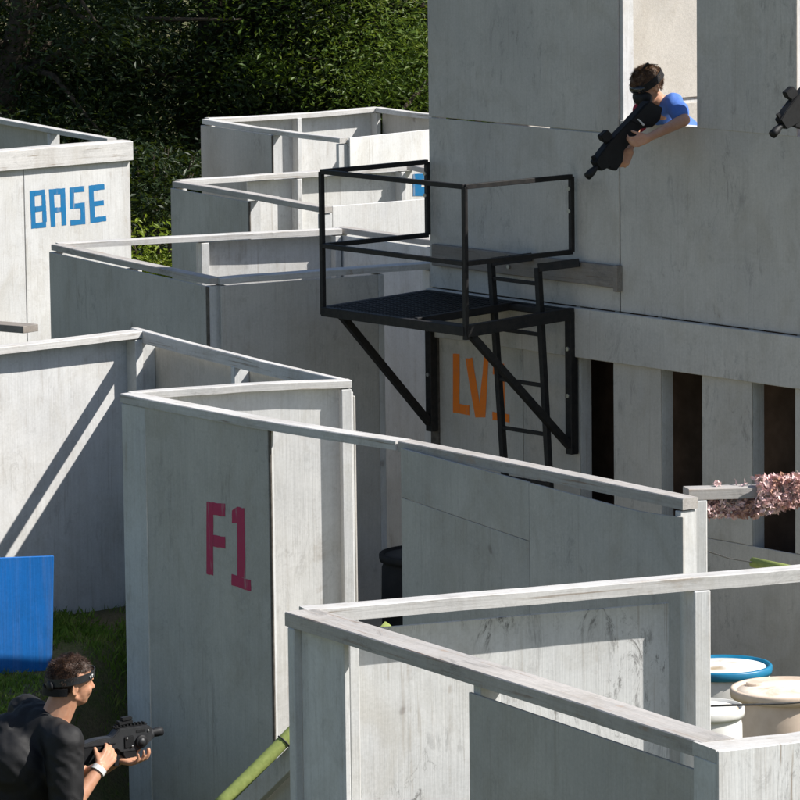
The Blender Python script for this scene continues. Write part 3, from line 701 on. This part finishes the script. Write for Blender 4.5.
#PEOPLE#
# ------------------------------------------------------------------ people
def skin_mat(name, c):
    m, nt, b = mat(name, .5, .4); n = nz(nt, coords(nt), 30, 4, .6)
    nt.links.new(ramp(nt, n, (.35, c), (.7, tuple(v * f for v, f in zip(c, (.88, .78, .74))))), b.inputs['Base Color'])
    b.inputs['Subsurface Weight'].default_value = .12; b.inputs['Subsurface Radius'].default_value = (.01, .004, .002); bump(nt, b, n, .15, .002); return m
SKIN = skin_mat('skin', (.50, .27, .17)); SKIN2 = skin_mat('fair_skin', (.52, .29, .19))
def cloth(name, c, rough=.85, spec=.15, sheen=0):
    m, nt, b = mat(name, rough, spec); o = coords(nt); n = nz(nt, o, 9, 4, .6, .5); f = nz(nt, o, 260, 2, .6)
    nt.links.new(ramp(nt, n, (.3, c), (.7, tuple(v * .7 for v in c))), b.inputs['Base Color']); bump(nt, b, mix(nt, .4, n, f), .35, .006); return m
CBLACK = cloth('black_shirt_cloth', (.012, .012, .013), .66, .28); CBLUE = cloth('blue_shirt_cloth', (.085, .20, .60), .7, .3); CRED = cloth('red_shirt_cloth', (.36, .03, .06))
CPANT = cloth('dark_trousers_cloth', (.03, .032, .04)); CSHOE = cloth('shoe_cloth', (.05, .045, .04))
def hair_mat(name, c1, c2, c3):
    m, nt, b = mat(name, .55, .35); g = nz(nt, coords(nt, (.35, 1, .45)), 230, 3, .7, .4); o = nz(nt, coords(nt), 22, 3, .6)
    c = ramp(nt, g, (.35, c1), (.52, c2), (.68, c3)); nt.links.new(mix(nt, ramp(nt, o, (.4, 0.), (.7, .6)), c, c1), b.inputs['Base Color']); bump(nt, b, g, .3, .002); return m
HAIR1 = hair_mat('dark_brown_hair', (.018, .009, .005), (.05, .024, .013), (.10, .055, .032)); HAIR2 = hair_mat('brown_hair', (.03, .015, .008), (.10, .048, .02), (.24, .13, .06))
GUNM = simple('blaster_plastic', (.010, .0105, .012), (.006, .006, .007), 30, .6, .3, .15); GUNG = simple('grey_blaster_plastic', (.026, .027, .030), (.017, .018, .020), 30, .5, .45, .15)
GLASSY = simple('smoked_visor', (.02, .02, .025), (.01, .01, .012), 5, .12, .6); WHITEB = simple('white_band', (.75, .75, .73), (.6, .6, .6), 20, .6)
def caps(bm, a, ra, b, rb, seg=14):
    a, b = V(a), V(b); d = b - a; L = d.length; d = d / L if L > 1e-6 else V((0, 0, 1)); rings = 6; pts = []; rad = []
    for i in range(rings): t = math.pi / 2 * (1 - (i + .25) / (rings)); pts.append(a - d * ra * math.sin(t)); rad.append(ra * math.cos(t))
    for i in range(4): t = i / 3; pts.append(a.lerp(b, t)); rad.append(ra + (rb - ra) * t)
    for i in range(rings): t = math.pi / 2 * ((i + .75) / rings); pts.append(b + d * rb * math.sin(t)); rad.append(rb * math.cos(t))
    tube(bm, pts, rad, seg)
def ell(bm, c, r, ax=None, seg=20):
    c = V(c); X, Y, Zv = ax or (V((1, 0, 0)), V((0, 1, 0)), V((0, 0, 1)))
    vs = bmesh.ops.create_uvsphere(bm, u_segments=seg, v_segments=seg // 2 + 2, radius=1)['verts']
    for v in vs: v.co = c + X * v.co.x * r[0] + Y * v.co.y * r[1] + Zv * v.co.z * r[2]
def fuse(name, bm, m, parent, vox=.006, smooth=4, disp=None, org=None):
    for v in bm.verts: v.co -= org
    bmesh.ops.recalc_face_normals(bm, faces=bm.faces[:])
    o = newobj(name, bm, m, None); r = o.modifiers.new('r', 'REMESH'); r.mode = 'VOXEL'; r.voxel_size = vox; r.use_smooth_shade = True
    s = o.modifiers.new('s', 'SMOOTH'); s.factor = .5; s.iterations = smooth
    dg = bpy.context.evaluated_depsgraph_get(); me = bpy.data.meshes.new_from_object(o.evaluated_get(dg)); o.modifiers.clear(); o.data = me
    me.materials.clear(); me.materials.append(m)
    if disp:
        nn = [v.normal.copy() for v in me.vertices]
        for v, n in zip(me.vertices, nn): v.co += n * disp(v.co)
    for p in me.polygons: p.use_smooth = True
    if parent: o.parent = parent
    return o
def hand(bm, w, f, n, s, curl, scale=1.0, thumb=(.6, .6, .45), spread=1):
    """wrist w, finger dir f, palm normal n, thumb side s"""
    f, n, s = V(f).normalized(), V(n).normalized(), V(s).normalized(); k = scale
    for j in range(4):
        base = w + (f * (.088 - .004 * abs(j - 1)) + s * (.030 - .020 * j)) * k
        caps(bm, w + s * (.016 - .011 * j) * k, .017 * k, base, .0125 * k, 10)
        d = f + s * .07 * (1.5 - j) * spread; d.normalize(); p = base; r = .0092 - .0006 * (j == 3) * 2
        for i, (l, c) in enumerate(zip((.043, .027, .020), curl)):
            l *= (.93, 1.02, .96, .78)[j]; ang = c
            d = (d * math.cos(ang) + n * math.sin(ang)).normalized(); q = p + d * l * k
            # keep n perpendicular
            nn = n - d * n.dot(d)
            caps(bm, p, r * k, q, (r - .0008) * k, 9); p = q; r -= .0008
            n = nn.normalized() if nn.length > .2 else n
            if ang: n = (n).normalized()
        n = V(n)
    b0 = w + (f * .022 + s * .024) * k; d = (f * thumb[0] + s * thumb[1] + n * thumb[2]).normalized()
    p1_ = b0 + d * .042 * k; d2 = (d + n * .4 - s * .25).normalized(); p2_ = p1_ + d2 * .03 * k; p3_ = p2_ + (d2 + n * .3).normalized() * .022 * k
    caps(bm, b0, .017 * k, p1_, .0125 * k, 10); caps(bm, p1_, .0115 * k, p2_, .0105 * k, 9); caps(bm, p2_, .0105 * k, p3_, .009 * k, 9)
def hand2(bm, w, f, n, s, curl, scale=1.0, thumb=(.6, .6, .45)):
    f, n, s = V(f).normalized(), V(n).normalized(), V(s).normalized(); k = scale
    for j in range(4):
        base = w + (f * (.088 - .004 * abs(j - 1)) + s * (.030 - .020 * j)) * k
        caps(bm, w + s * (.016 - .011 * j) * k, .017 * k, base, .0125 * k, 10)
        p = base; r = .0092; A = 0
        for l, c in zip((.043, .027, .020), curl):
            A += c; l *= (.93, 1.02, .96, .78)[j]; d = (f + s * .05 * (1.5 - j)).normalized() * math.cos(A) + n * math.sin(A)
            q = p + d * l * k; caps(bm, p, r * k, q, (r - .0008) * k, 9); p = q; r -= .0008
    b0 = w + (f * .022 + s * .024) * k; d = (f * thumb[0] + s * thumb[1] + n * thumb[2]).normalized()
    p1_ = b0 + d * .042 * k; d2 = (d + n * .4 - s * .25).normalized(); p2_ = p1_ + d2 * .03 * k; p3_ = p2_ + (d2 + n * .3).normalized() * .022 * k
    caps(bm, b0, .017 * k, p1_, .0125 * k, 10); caps(bm, p1_, .0115 * k, p2_, .0105 * k, 9); caps(bm, p2_, .0105 * k, p3_, .009 * k, 9)
def head(bm, c, f, u, k=1.0):
    """c cranium centre, f facing, u up"""
    f = V(f).normalized(); u = V(u); u = (u - f * u.dot(f)).normalized(); s = f.cross(u)     # s = person's right
    P = lambda a, b, d: c + (f * a + s * b + u * d) * k
    ax = (f, s, u); E = lambda a, b, d, r: ell(bm, P(a, b, d), [x * k for x in r], ax)
    E(-.005, 0, .012, (.098, .076, .090)); E(.030, 0, -.035, (.062, .062, .085)); E(.045, 0, -.085, (.038, .040, .030))   # skull, face, chin
    E(.082, 0, .012, (.016, .050, .014)); E(.066, .034, -.040, (.022, .020, .026)); E(.066, -.034, -.040, (.022, .020, .026))  # brow, cheeks
    caps(bm, P(.086, 0, .0), .009 * k, P(.104, 0, -.034), .012 * k, 9); E(.092, .011, -.038, (.010, .008, .008)); E(.092, -.011, -.038, (.010, .008, .008))
    E(.082, 0, -.062, (.013, .025, .006)); E(.080, 0, -.073, (.013, .021, .007))      # lips
    caps(bm, P(-.005, .056, -.062), .016 * k, P(.045, .026, -.088), .018 * k, 9); caps(bm, P(-.005, -.056, -.062), .016 * k, P(.045, -.026, -.088), .018 * k, 9)  # jaw
    for q in (1, -1):
        for t in range(9):
            a = -1.2 + t * .42; a2 = a + .42
            e = lambda a: P(-.012 - .014 * math.cos(a) * .9, q * (.081 + .006 * math.cos(a)), -.022 + .027 * math.sin(a))
            caps(bm, e(a), .0050 * k, e(a2), .0050 * k, 7)
        E(-.006, q * .077, -.024, (.014, .006, .022)); E(-.006, q * .078, -.046, (.009, .006, .009))
    return P, f, s, u
def haircap(parent, P, f, s, u, k, m, org, line):
    """short hair: a shell over the skull cut along the hairline, with an uneven surface"""
    bm = bmesh.new(); c = P(-.008, 0, .016)
    vs = bmesh.ops.create_icosphere(bm, subdivisions=6, radius=1)['verts']; kill = []
    for v in vs:
        q = v.co.copy(); a, b, d = q.x * .105, q.y * .082, q.z * .099
        tu = noise.noise(q * 4) * .003 + noise.noise(q * 12) * .0016
        qq = V((a, b, d)) * (1 + tu / .1); v.co = c + (f * qq.x + s * qq.y + u * qq.z) * k
        lim = line(a, b) + noise.noise(q * 14) * .006
        if d < lim: kill.append(v)
    bmesh.ops.delete(bm, geom=kill, context='VERTS')
    for v in bm.verts: v.co -= org
    cc0 = c - org; src = [(v.co.copy(), (v.co - cc0).normalized()) for v in bm.verts]
    crown = P(-.07, 0, .10) - org; rest = bmesh.ops.extrude_face_region(bm, geom=bm.faces[:])      # shell depth
    for v in rest['geom']:
        if isinstance(v, bmesh.types.BMVert): v.co += (cc0 - v.co).normalized() * .012
    bmesh.ops.recalc_face_normals(bm, faces=bm.faces[:])
    nf = len(bm.faces)
    for _ in range(9000):      # short separate hairs lying away from the crown
        co_, no_ = random.choice(src); d = co_ - crown
        t = (d - no_ * d.dot(no_)); t = t.normalized() if t.length > 1e-4 else no_.orthogonal()
        cl = noise.noise_vector(co_ * 38) * 1.1; t = (t + cl + V((random.gauss(0, .3), random.gauss(0, .3), random.gauss(0, .3)))).normalized()
        L = random.uniform(.010, .021) * k; w = no_.cross(t).normalized() * random.uniform(.0006, .0011)
        p0 = co_ + w * random.uniform(-3, 3) - no_ * .001; p1 = p0 + t * L * .55 + no_ * L * .22; p2 = p0 + t * L + no_ * L * .30
        a_, b_, c_2, d_2, e_ = [bm.verts.new(x) for x in (p0 - w, p0 + w, p1 + w * .8, p1 - w * .8, p2)]
        bm.faces.new((a_, b_, c_2, d_2)); bm.faces.new((d_2, c_2, e_))
    return newobj('hair', bm, m, parent, False)
def headband(parent, P, f, s, u, k, m, org, z0, tilt, h, rx=.111, ry=.088, nm='headband', cx=-.008, th=.004, arc=None):
    bm = bmesh.new(); n = 48; R_ = []
    for i in range(n):
        a = i * 2 * math.pi / n if not arc else arc[0] + (arc[1] - arc[0]) * i / (n - 1); x, y = math.cos(a) * rx, math.sin(a) * ry; z = z0 + tilt * x
        R_.append([bm.verts.new(P(cx + x * e, y * e, z + dz) - org) for e, dz in ((1, -h / 2), (1 + th / rx, -h / 2), (1 + th / rx, h / 2), (1, h / 2))])
    if arc: bm.faces.new(R_[0]); bm.faces.new(R_[-1])
    for i in range(n - 1 if arc else n):
        A, B = R_[i], R_[(i + 1) % n]
        for j in range(4): bm.faces.new((A[j], A[(j + 1) % 4], B[(j + 1) % 4], B[j]))
    bmesh.ops.recalc_face_normals(bm, faces=bm.faces[:]); return newobj(nm, bm, m, parent, False)
def wrs(amp):      # soft irregular creases, warped so that they never line up
    def f(p):
        w = noise.noise_vector(p * 5) * .05; q = p + w
        return amp * (.7 * noise.noise(V((q.x * 7, q.y * 7, q.z * 5))) + .42 * (1 - 2.2 * abs(noise.noise(V((q.x * 15 + q.z * 10, q.y * 13, q.z * 9))))) + .12 * noise.noise(q * 40))
    return f
def wr(amp, sc):
    return lambda p: amp * (noise.noise(V((p.x * sc, p.y * sc, p.z * sc * .6))) + .6 * noise.noise(V((p.x * sc * 2.3 + 5, p.y * sc * 2.3, p.z * sc * 1.2))) - .7 * abs(noise.noise(V((p.x * sc * 1.1, p.z * sc * 1.4, p.y * sc)))))

# ---- player on the grass at lower left, seen from behind his right shoulder
Y1 = 21.7; q = lambda x, y, dy=0: at_Y(x, y, Y1 + dy)
face = V((.90, .42, -.05)).normalized(); rgt = V((.42, -.90, 0)).normalized()
org = V((q(20, 800).x, Y1 + .05, gz(-1.75, Y1)))
person = empty('person', org, 0, 'player in black shirt with headband and white wristband aiming a blaster', 'person')
Hc = q(71, 680, .02); nk = q(54, 716, 0); rs = q(64, 744, -.14); ls = q(27, 712, .16); re = q(66, 815, -.20); rw = q(100, 768, -.06)
le = q(84, 778, .30); lw = q(119, 759, .13); ch = q(30, 770, 0); pv = V((q(-12, 800).x, Y1 + .0, 1.0)); pv2 = pv - face * .05
bm = bmesh.new()
P_, hf, hs, hu = head(bm, Hc, face, V((.18, .0, 1)))
caps(bm, nk - V((.0, 0, .02)), .070, Hc + V((-.018, -.005, -.055)), .064); 
caps(bm, ch, .14, nk - V((.02, 0, .06)), .09); caps(bm, pv, .14, ch, .14); caps(bm, rs, .062, nk - V((0, 0, .05)), .06); caps(bm, ls, .062, nk - V((0, 0, .05)), .06)
caps(bm, rs, .058, re, .042); caps(bm, re, .043, rw, .027); caps(bm, ls, .058, le, .042); caps(bm, le, .042, lw, .027)
hips = [pv + rgt * .10 - V((0, 0, .06)), pv - rgt * .10 - V((0, 0, .06))]
kn = [hips[0] + face * .16 + V((0, 0, -.40)), hips[1] + face * .34 + V((0, 0, -.36))]
an = [V((kn[0].x - .20, kn[0].y, org.z + .09)), V((kn[1].x + .06, kn[1].y, org.z + .09))]
for h_, k_, a_ in zip(hips, kn, an):
    caps(bm, h_, .085, k_, .058); caps(bm, k_, .056, a_, .036)
ff = V((face.x, face.y, 0)).normalized()
for a_ in an: caps(bm, a_ - ff * .03 - V((0, 0, .045)), .036, a_ + ff * .15 - V((0, 0, .06)), .03)
gd = (q(161, 733, .22) - q(62, 760, -.06)).normalized()       # where the blaster points
gs = gd.cross(V((0, 0, 1))).normalized()                     # its right side
gu = gs.cross(gd)
hand2(bm, rw, (gd * .75 - gs * .25 + gu * .42), -gs + gd * .2, gu * .6 + gd * -.5 - gs * .1, (.75, .95, .6), 1.0, (.5, .5, .5))
hand2(bm, lw, (gd * .55 + gs * .75 - gu * .15), gu + gd * .1, gd * .8 - gs * .3, (.45, .7, .5), .98, (.4, .9, .3))
fuse('body', bm, SKIN, person, .0055, 3, None, org)
bm = bmesh.new()
caps(bm, ch, .165, nk - V((.05, 0, .060)), .100, 20); caps(bm, pv, .165, ch, .165, 20); caps(bm, rs + V((-.01, 0, -.005)), .083, nk - V((.03, 0, .065)), .085); caps(bm, ls, .085, nk - V((.03, 0, .055)), .085)
caps(bm, rs, .088, rs.lerp(re, .95), .074); caps(bm, ls, .078, ls.lerp(le, .7), .066); caps(bm, pv - V((0, 0, .12)), .172, pv, .168, 20)
caps(bm, q(12, 738, .03), .115, nk - V((.055, -.02, .055)), .078, 20); caps(bm, q(30, 722, .06), .085, nk - V((.03, -.02, .045)), .075, 20)
ell(bm, ch + V((-.06, -.02, .03)), (.18, .17, .17))
fuse('shirt', bm, CBLACK, person, .008, 14, wrs(.013), org)
bm = bmesh.new()
for h_, k_, a_ in zip(hips, kn, an): caps(bm, h_, .105, k_, .075); caps(bm, k_, .075, a_, .062)
caps(bm, hips[0], .11, hips[1], .11); fuse('trousers', bm, CPANT, person, .012, 4, wr(.012, 8), org)
bm = bmesh.new()
for a_ in an: caps(bm, a_ - ff * .035 - V((0, 0, .045)), .044, a_ + ff * .16 - V((0, 0, .055)), .036)
fuse('shoes', bm, CSHOE, person, .010, 2, None, org)
haircap(person, P_, hf, hs, hu, 1.0, HAIR1, org, lambda a, b: -.088 if a < -.045 else min(.042, -.088 + (a + .045) * 2.4))
hb = headband(person, P_, hf, hs, hu, 1.0, GUNG, org, .020, .20, .034, .1085, .0875, 'headband', -.006)
# small pale mark on the band: a V and a T, as on the headband in the picture
bm = bmesh.new(); rim_ = lambda a, z: P_(-.006 + math.cos(a) * .112, math.sin(a) * .094, .016 + .22 * math.cos(a) * .1065 + z) - org
def mark(a0, z0, a1, z1): bar(bm, rim_(a0, z0), rim_(a1, z1), .003, .003, bev=0)
mark(.96, .006, .92, -.005); mark(.92, -.005, .88, .006); mark(.84, .006, .74, .006); mark(.79, .006, .79, -.005)
newobj('band_mark', bm, WHITEB, hb)
# goggle strap plate at the back of the head and the mask in front of the face side
bm = bmesh.new(); pc = P_(-.112, .030, -.015) - org; ell(bm, pc, (.012, .030, .024), (hf, hs, hu)); newobj('strap_plate', bm, GUNM, person, True)
headband(person, P_, hf, hs, hu, 1.0, CBLACK, org, -.030, .12, .034, .113, .088, 'goggle_strap', -.010, .005, (1.9, 4.38))
bm = bmesh.new(); wd = (rw - re).normalized(); wa = wd.orthogonal().normalized(); wb = wd.cross(wa); wc = rw - wd * .012 - org
for i in range(20):
    pass
R_ = []
for i in range(20):
    a = i * math.pi / 10; e = wa * math.cos(a) + wb * math.sin(a); R_.append([bm.verts.new(wc + e * r + wd * z) for r, z in ((.030, -.012), (.0345, -.012), (.0345, .012), (.030, .012))])
for i in range(20):
    for j in range(4): bm.faces.new((R_[i][j], R_[i][(j + 1) % 4], R_[(i + 1) % 20][(j + 1) % 4], R_[(i + 1) % 20][j]))
bmesh.ops.recalc_face_normals(bm, faces=bm.faces[:]); newobj('wristband', bm, WHITEB, person)

# ---- blaster profiles: outline on the blaster's own plane, then real thickness
class Gun:
    def __init__(s, name, label, P0, d, cat='blaster', group=None, scale=(0, 0, 1)):
        s.P0 = V(P0); s.d = V(d).normalized(); s.s = s.d.cross(V((0, 0, 1))).normalized(); s.u = s.s.cross(s.d)
        s.c = scale; s.root = empty(name, s.P0, 0, label, cat, group)
    def l(s, px, py, off=0):
        ox, oy, k = s.c; return at_plane(ox + px * k, oy + py * k, s.P0 + s.s * off, s.s) - s.P0
    def plate(s, name, pts, w, m, off=0, parent=None, bev=.004):
        bm = bmesh.new(); P = [s.l(x, y) + s.s * (off - w / 2) for x, y in pts]; prism(bm, P, s.s * w)
        bmesh.ops.bevel(bm, geom=bm.edges[:], offset=bev, segments=2, affect='EDGES'); return newobj(name, bm, m, parent or s.root, False)
    def rod(s, name, a, b, r, m, off=0, parent=None, seg=18):
        bm = bmesh.new(); A, B = s.l(*a) + s.s * off, s.l(*b) + s.s * off
        rr = r if hasattr(r, '__len__') else [r, r]; n = len(rr); tube(bm, [A.lerp(B, i / (n - 1)) for i in range(n)], rr, seg); return newobj(name, bm, m, parent or s.root, True)
    def disc(s, name, c, r, w, m, off, parent=None):
        bm = bmesh.new(); A = s.l(*c) + s.s * off; tube(bm, [A, A + s.s * w * .7, A + s.s * w], [r, r, r * .85], 24); return newobj(name, bm, m, parent or s.root, True)
k4 = 1 / 4.444
g1 = Gun('toy_blaster', 'black boxy blaster held low by the player in the black shirt', q(115, 748, .10), gd, scale=(0, 640, k4))
g1.plate('receiver', [(335, 468), (420, 438), (488, 428), (520, 392), (648, 374), (664, 388), (668, 432), (640, 462), (600, 488), (525, 496), (505, 480), (440, 512), (335, 545)], .055, GUNG)
g1.plate('lower_shell', [(330, 480), (425, 468), (500, 478), (440, 530), (332, 562)], .062, GUNM)
g1.plate('top_rail', [(500, 384), (650, 366), (652, 376), (504, 396)], .022, GUNM)
g1.plate('grip', [(500, 484), (528, 484), (522, 560), (498, 560)], .034, GUNM)
g1.plate('front_grip', [(535, 450), (600, 470), (596, 515), (548, 530), (534, 505)], .05, GUNM)
g1.plate('side_panel', [(536, 425), (580, 418), (582, 470), (538, 480)], .064, GUNM)
g1.rod('barrel', (660, 415), (718, 404), [.017, .017, .021, .021, .021], GUNM)
g1.rod('front_ring', (655, 418), (672, 414), .026, GUNG)
g1.disc('dial', (613, 446), .030, .012, GUNM, .026); g1.disc('dial_cap', (613, 446), .017, .016, GUNG, .028)
sg = g1.plate('sight', [(518, 362), (584, 352), (586, 368), (520, 382)], .03, GUNM)
g1.plate('sight_hood', [(536, 346), (580, 336), (584, 350), (560, 356), (538, 362)], .032, GUNM, 0, sg)
for kx in range(9): g1.plate('rail_tooth', [(512 + kx * 15, 378 - kx * 2), (519 + kx * 15, 377 - kx * 2), (519 + kx * 15, 385 - kx * 2), (512 + kx * 15, 386 - kx * 2)], .026, GUNM, 0, None, .001)
g1.plate('seam_strip', [(360, 470), (500, 452), (500, 456), (360, 475)], .0635, GUNM, 0, None, .0008)
g1.plate('trigger_guard', [(470, 486), (508, 482), (508, 487), (476, 492), (480, 520), (474, 520)], .012, GUNM, 0, None, .001)
g1.plate('ejection_port', [(590, 396), (632, 391), (633, 402), (591, 408)], .0575, GUNM, 0, None, .001)
g1.disc('screw', (548, 432), .0045, .003, BOLT, .0325); g1.disc('screw', (572, 466), .0045, .003, BOLT, .0325); g1.disc('screw', (645, 398), .0045, .003, BOLT, .028)
g1.disc('bolt_button', (470, 455), .007, .006, GUNM, .026)

# ---- boy leaning out of the tower window
def boy(off=V((0, 0, 0)), shirtm=CBLUE, label='', Yb=28.52, lbl_gun='', hairm=HAIR2, gunrot=None, sk=None):
    q = lambda x, y, dy=0: at_Y(x, y, Yb + dy) + off
    Hc = q(647, 84, .13); f = V((-.80, -.36, -.50)).normalized()
    base = q(672, 130, .32); org = V((base.x + .2, base.y + .15, 2.36))
    pr = empty('person', org, 0, label, 'person')
    nk = q(661, 104, .22); ls = q(673, 103, .15); rs = q(642, 112, .24); le = q(684, 120, .03); lw = q(648, 138, -.25)
    re = q(633, 134, .10); rw = q(629, 151, -.13); ch = q(668, 124, .42); pv = V((base.x + .20, base.y + .22, 2.36 + .88))
    bm = bmesh.new(); k = .96
    P_, hf, hs, hu = head(bm, Hc, f, V((-.35, -.20, 1)), k)
    caps(bm, nk, .052, Hc + V((.02, .03, -.06)), .050); caps(bm, ch, .10, nk - V((0, 0, .04)), .07); caps(bm, pv, .11, ch, .11)
    caps(bm, ls, .045, nk, .045); caps(bm, rs, .045, nk, .045)
    caps(bm, ls, .045, le, .036); caps(bm, le, .037, lw, .023); caps(bm, rs, .043, re, .034); caps(bm, re, .034, rw, .022)
    gd = (q(588, 176, -.36) - q(652, 112, .0)).normalized(); gs = gd.cross(V((0, 0, 1))).normalized(); gu = gs.cross(gd)
    hand2(bm, lw, V((-.80, -.15, -.22)), V((-.15, .75, .35)), V((-.25, .1, .9)), (.35, .8, .6), .82, (.8, .5, .2))
    hand2(bm, rw, V((-.35, -.35, -.62)), V((-.3, .75, .2)), V((-.75, -.2, .4)), (.55, .8, .6), .92, (.5, .8, .3))
    rg = V((-.66, .75, 0)); ff = V((-.75, -.66, 0))
    hips = [pv + rg * .08 - V((0, 0, .05)), pv - rg * .08 - V((0, 0, .05))]; an = [V((h.x + .05, h.y + .04, 2.36 + .07)) for h in hips]; kn = [h.lerp(a, .5) + ff * .05 for h, a in zip(hips, an)]
    for h, k_, a in zip(hips, kn, an): caps(bm, h, .07, k_, .048); caps(bm, k_, .047, a, .032); caps(bm, a - V((0, 0, .035)), .032, a + ff * .13 - V((0, 0, .042)), .026)
    fuse('body', bm, SKIN2, pr, .0055, 3, None, org)
    bm = bmesh.new(); caps(bm, ch, .118, nk - V((-.01, -.02, .06)), .076); caps(bm, pv, .125, ch, .120); caps(bm, ls, .060, nk + V((0, .01, -.045)), .058)
    caps(bm, ls, .060, ls.lerp(le, .62), .060); fuse('shirt', bm, shirtm, pr, .008, 3, wr(.010, 10), org)
    bm = bmesh.new(); caps(bm, rs + V((.02, 0, -.01)), .060, rs.lerp(re, .6), .055); caps(bm, rs, .06, nk + V((-.02, .01, -.07)), .05); fuse('sleeve', bm, CRED, pr, .008, 3, wr(.008, 10), org)
    bm = bmesh.new()
    for h, k_, a in zip(hips, kn, an): caps(bm, h, .085, k_, .062); caps(bm, k_, .062, a + V((0, 0, .03)), .052)
    caps(bm, hips[0], .09, hips[1], .09); fuse('trousers', bm, CPANT, pr, .012, 4, wr(.010, 8), org)
    haircap(pr, P_, hf, hs, hu, k, hairm, org, lambda a, b: -.085 if a < -.045 else min(.024, -.085 + (a + .045) * 2.3))
    headband(pr, P_, hf, hs, hu, k, GUNM, org, .016, -.06, .044, .109, .0865, 'goggle_strap')
    bm = bmesh.new(); ell(bm, P_(.058, 0, .012) - org, (.050, .074, .036), (hf, hs, hu)); gg = newobj('goggles', bm, GLASSY, pr, True)
    bm = bmesh.new(); ell(bm, P_(.062, 0, -.052) - org, (.056, .070, .056), (hf, hs, hu)); newobj('face_mask', bm, GUNM, pr, True)
    bm = bmesh.new(); bar(bm, P_(-.02, -.03, .108) - org, P_(-.045, -.055, .126) - org, .020, .010); bar(bm, P_(-.04, -.05, .122) - org, P_(-.07, -.12, .108) - org, .005, .003); newobj('strap_end', bm, GUNM, pr)
    g = Gun('toy_blaster', lbl_gun, q(628, 137, -.16), gd, scale=(570, 50, 1 / 5.714))
    g.P0 -= off
    G_ = lambda pts: pts
    g.plate('receiver', [(215, 520), (300, 430), (330, 400), (420, 300), (470, 320), (512, 335), (500, 395), (455, 440), (390, 448), (318, 545), (285, 582), (240, 650), (190, 678), (165, 690), (130, 640), (160, 590)], .05, GUNM, 0)
    g.plate('stock', [(325, 405), (435, 290), (508, 328), (492, 398), (440, 428), (365, 422)], .06, GUNM, 0)
    g.plate('magazine', [(235, 590), (300, 560), (290, 640), (255, 690), (215, 675)], .035, GUNM, 0)
    sg = g.plate('sight', [(165, 490), (205, 455), (230, 480), (235, 505), (200, 530), (175, 515)], .035, GUNM, 0)
    g.plate('sight_mount', [(190, 520), (225, 500), (240, 530), (210, 550)], .02, GUNM, 0, sg)
    g.plate('front_sight', [(120, 610), (140, 600), (150, 625), (135, 640)], .014, GUNM, 0)
    g.rod('barrel', (165, 655), (100, 722), [.017, .017, .017, .023, .023, .023], GUNM)
    g.disc('side_dial', (255, 610), .018, .006, GUNG, .024)
    g.plate('trim_line', [(360, 392), (372, 392), (405, 425), (398, 432)], .064, WHITEB, 0, None, .001)
    g.disc('blue_led', (182, 572), .004, .004, simple('led_blue', (.02, .1, .9)), .025)
    if gunrot: g.root.rotation_euler = gunrot
    return pr, g
boy(V((0, 0, 0)), CBLUE, 'boy in blue shirt with goggles and mask leaning out of the tower window', lbl_gun='black blaster pointing down from the tower window, held by the boy in blue')
dlt = T.o + T.d * tx(813, 130) - (T.o + T.d * tx(628, 130)); 
boy(dlt + V((-.02, .0, .33)), CRED, 'second player at the right-hand tower window, almost wholly beyond the picture edge', lbl_gun='black blaster poking from the right-hand tower window at the picture edge')
#PEOPLE_END#

# ------------------------------------------------------------------ light
az = math.radians(-7); el = math.radians(44)
sv = V((math.cos(az) * math.cos(el), math.sin(az) * math.cos(el), math.sin(el)))
w = bpy.data.worlds.new('World'); S.world = w; w.use_nodes = True; nt = w.node_tree
sk = nt.nodes.new('ShaderNodeTexSky'); sk.sky_type = 'NISHITA'; sk.sun_disc = False; sk.sun_elevation = el; sk.sun_rotation = math.atan2(sv.x, sv.y)
nt.links.new(sk.outputs[0], nt.nodes['Background'].inputs[0]); nt.nodes['Background'].inputs[1].default_value = .078
L = bpy.data.lights.new('sun', 'SUN'); L.energy = 5.0; L.angle = math.radians(.5); L.color = (1, .96, .90)
lo_ = bpy.data.objects.new('sun', L); COL.objects.link(lo_); lo_.rotation_euler = sv.to_track_quat('Z', 'Y').to_euler(); lo_.location = (20, 0, 30)
S.view_settings.view_transform = 'Standard'; S.view_settings.look = 'None'; S.view_settings.gamma = 1; S.view_settings.exposure = .66
S.view_settings.use_curve_mapping = False
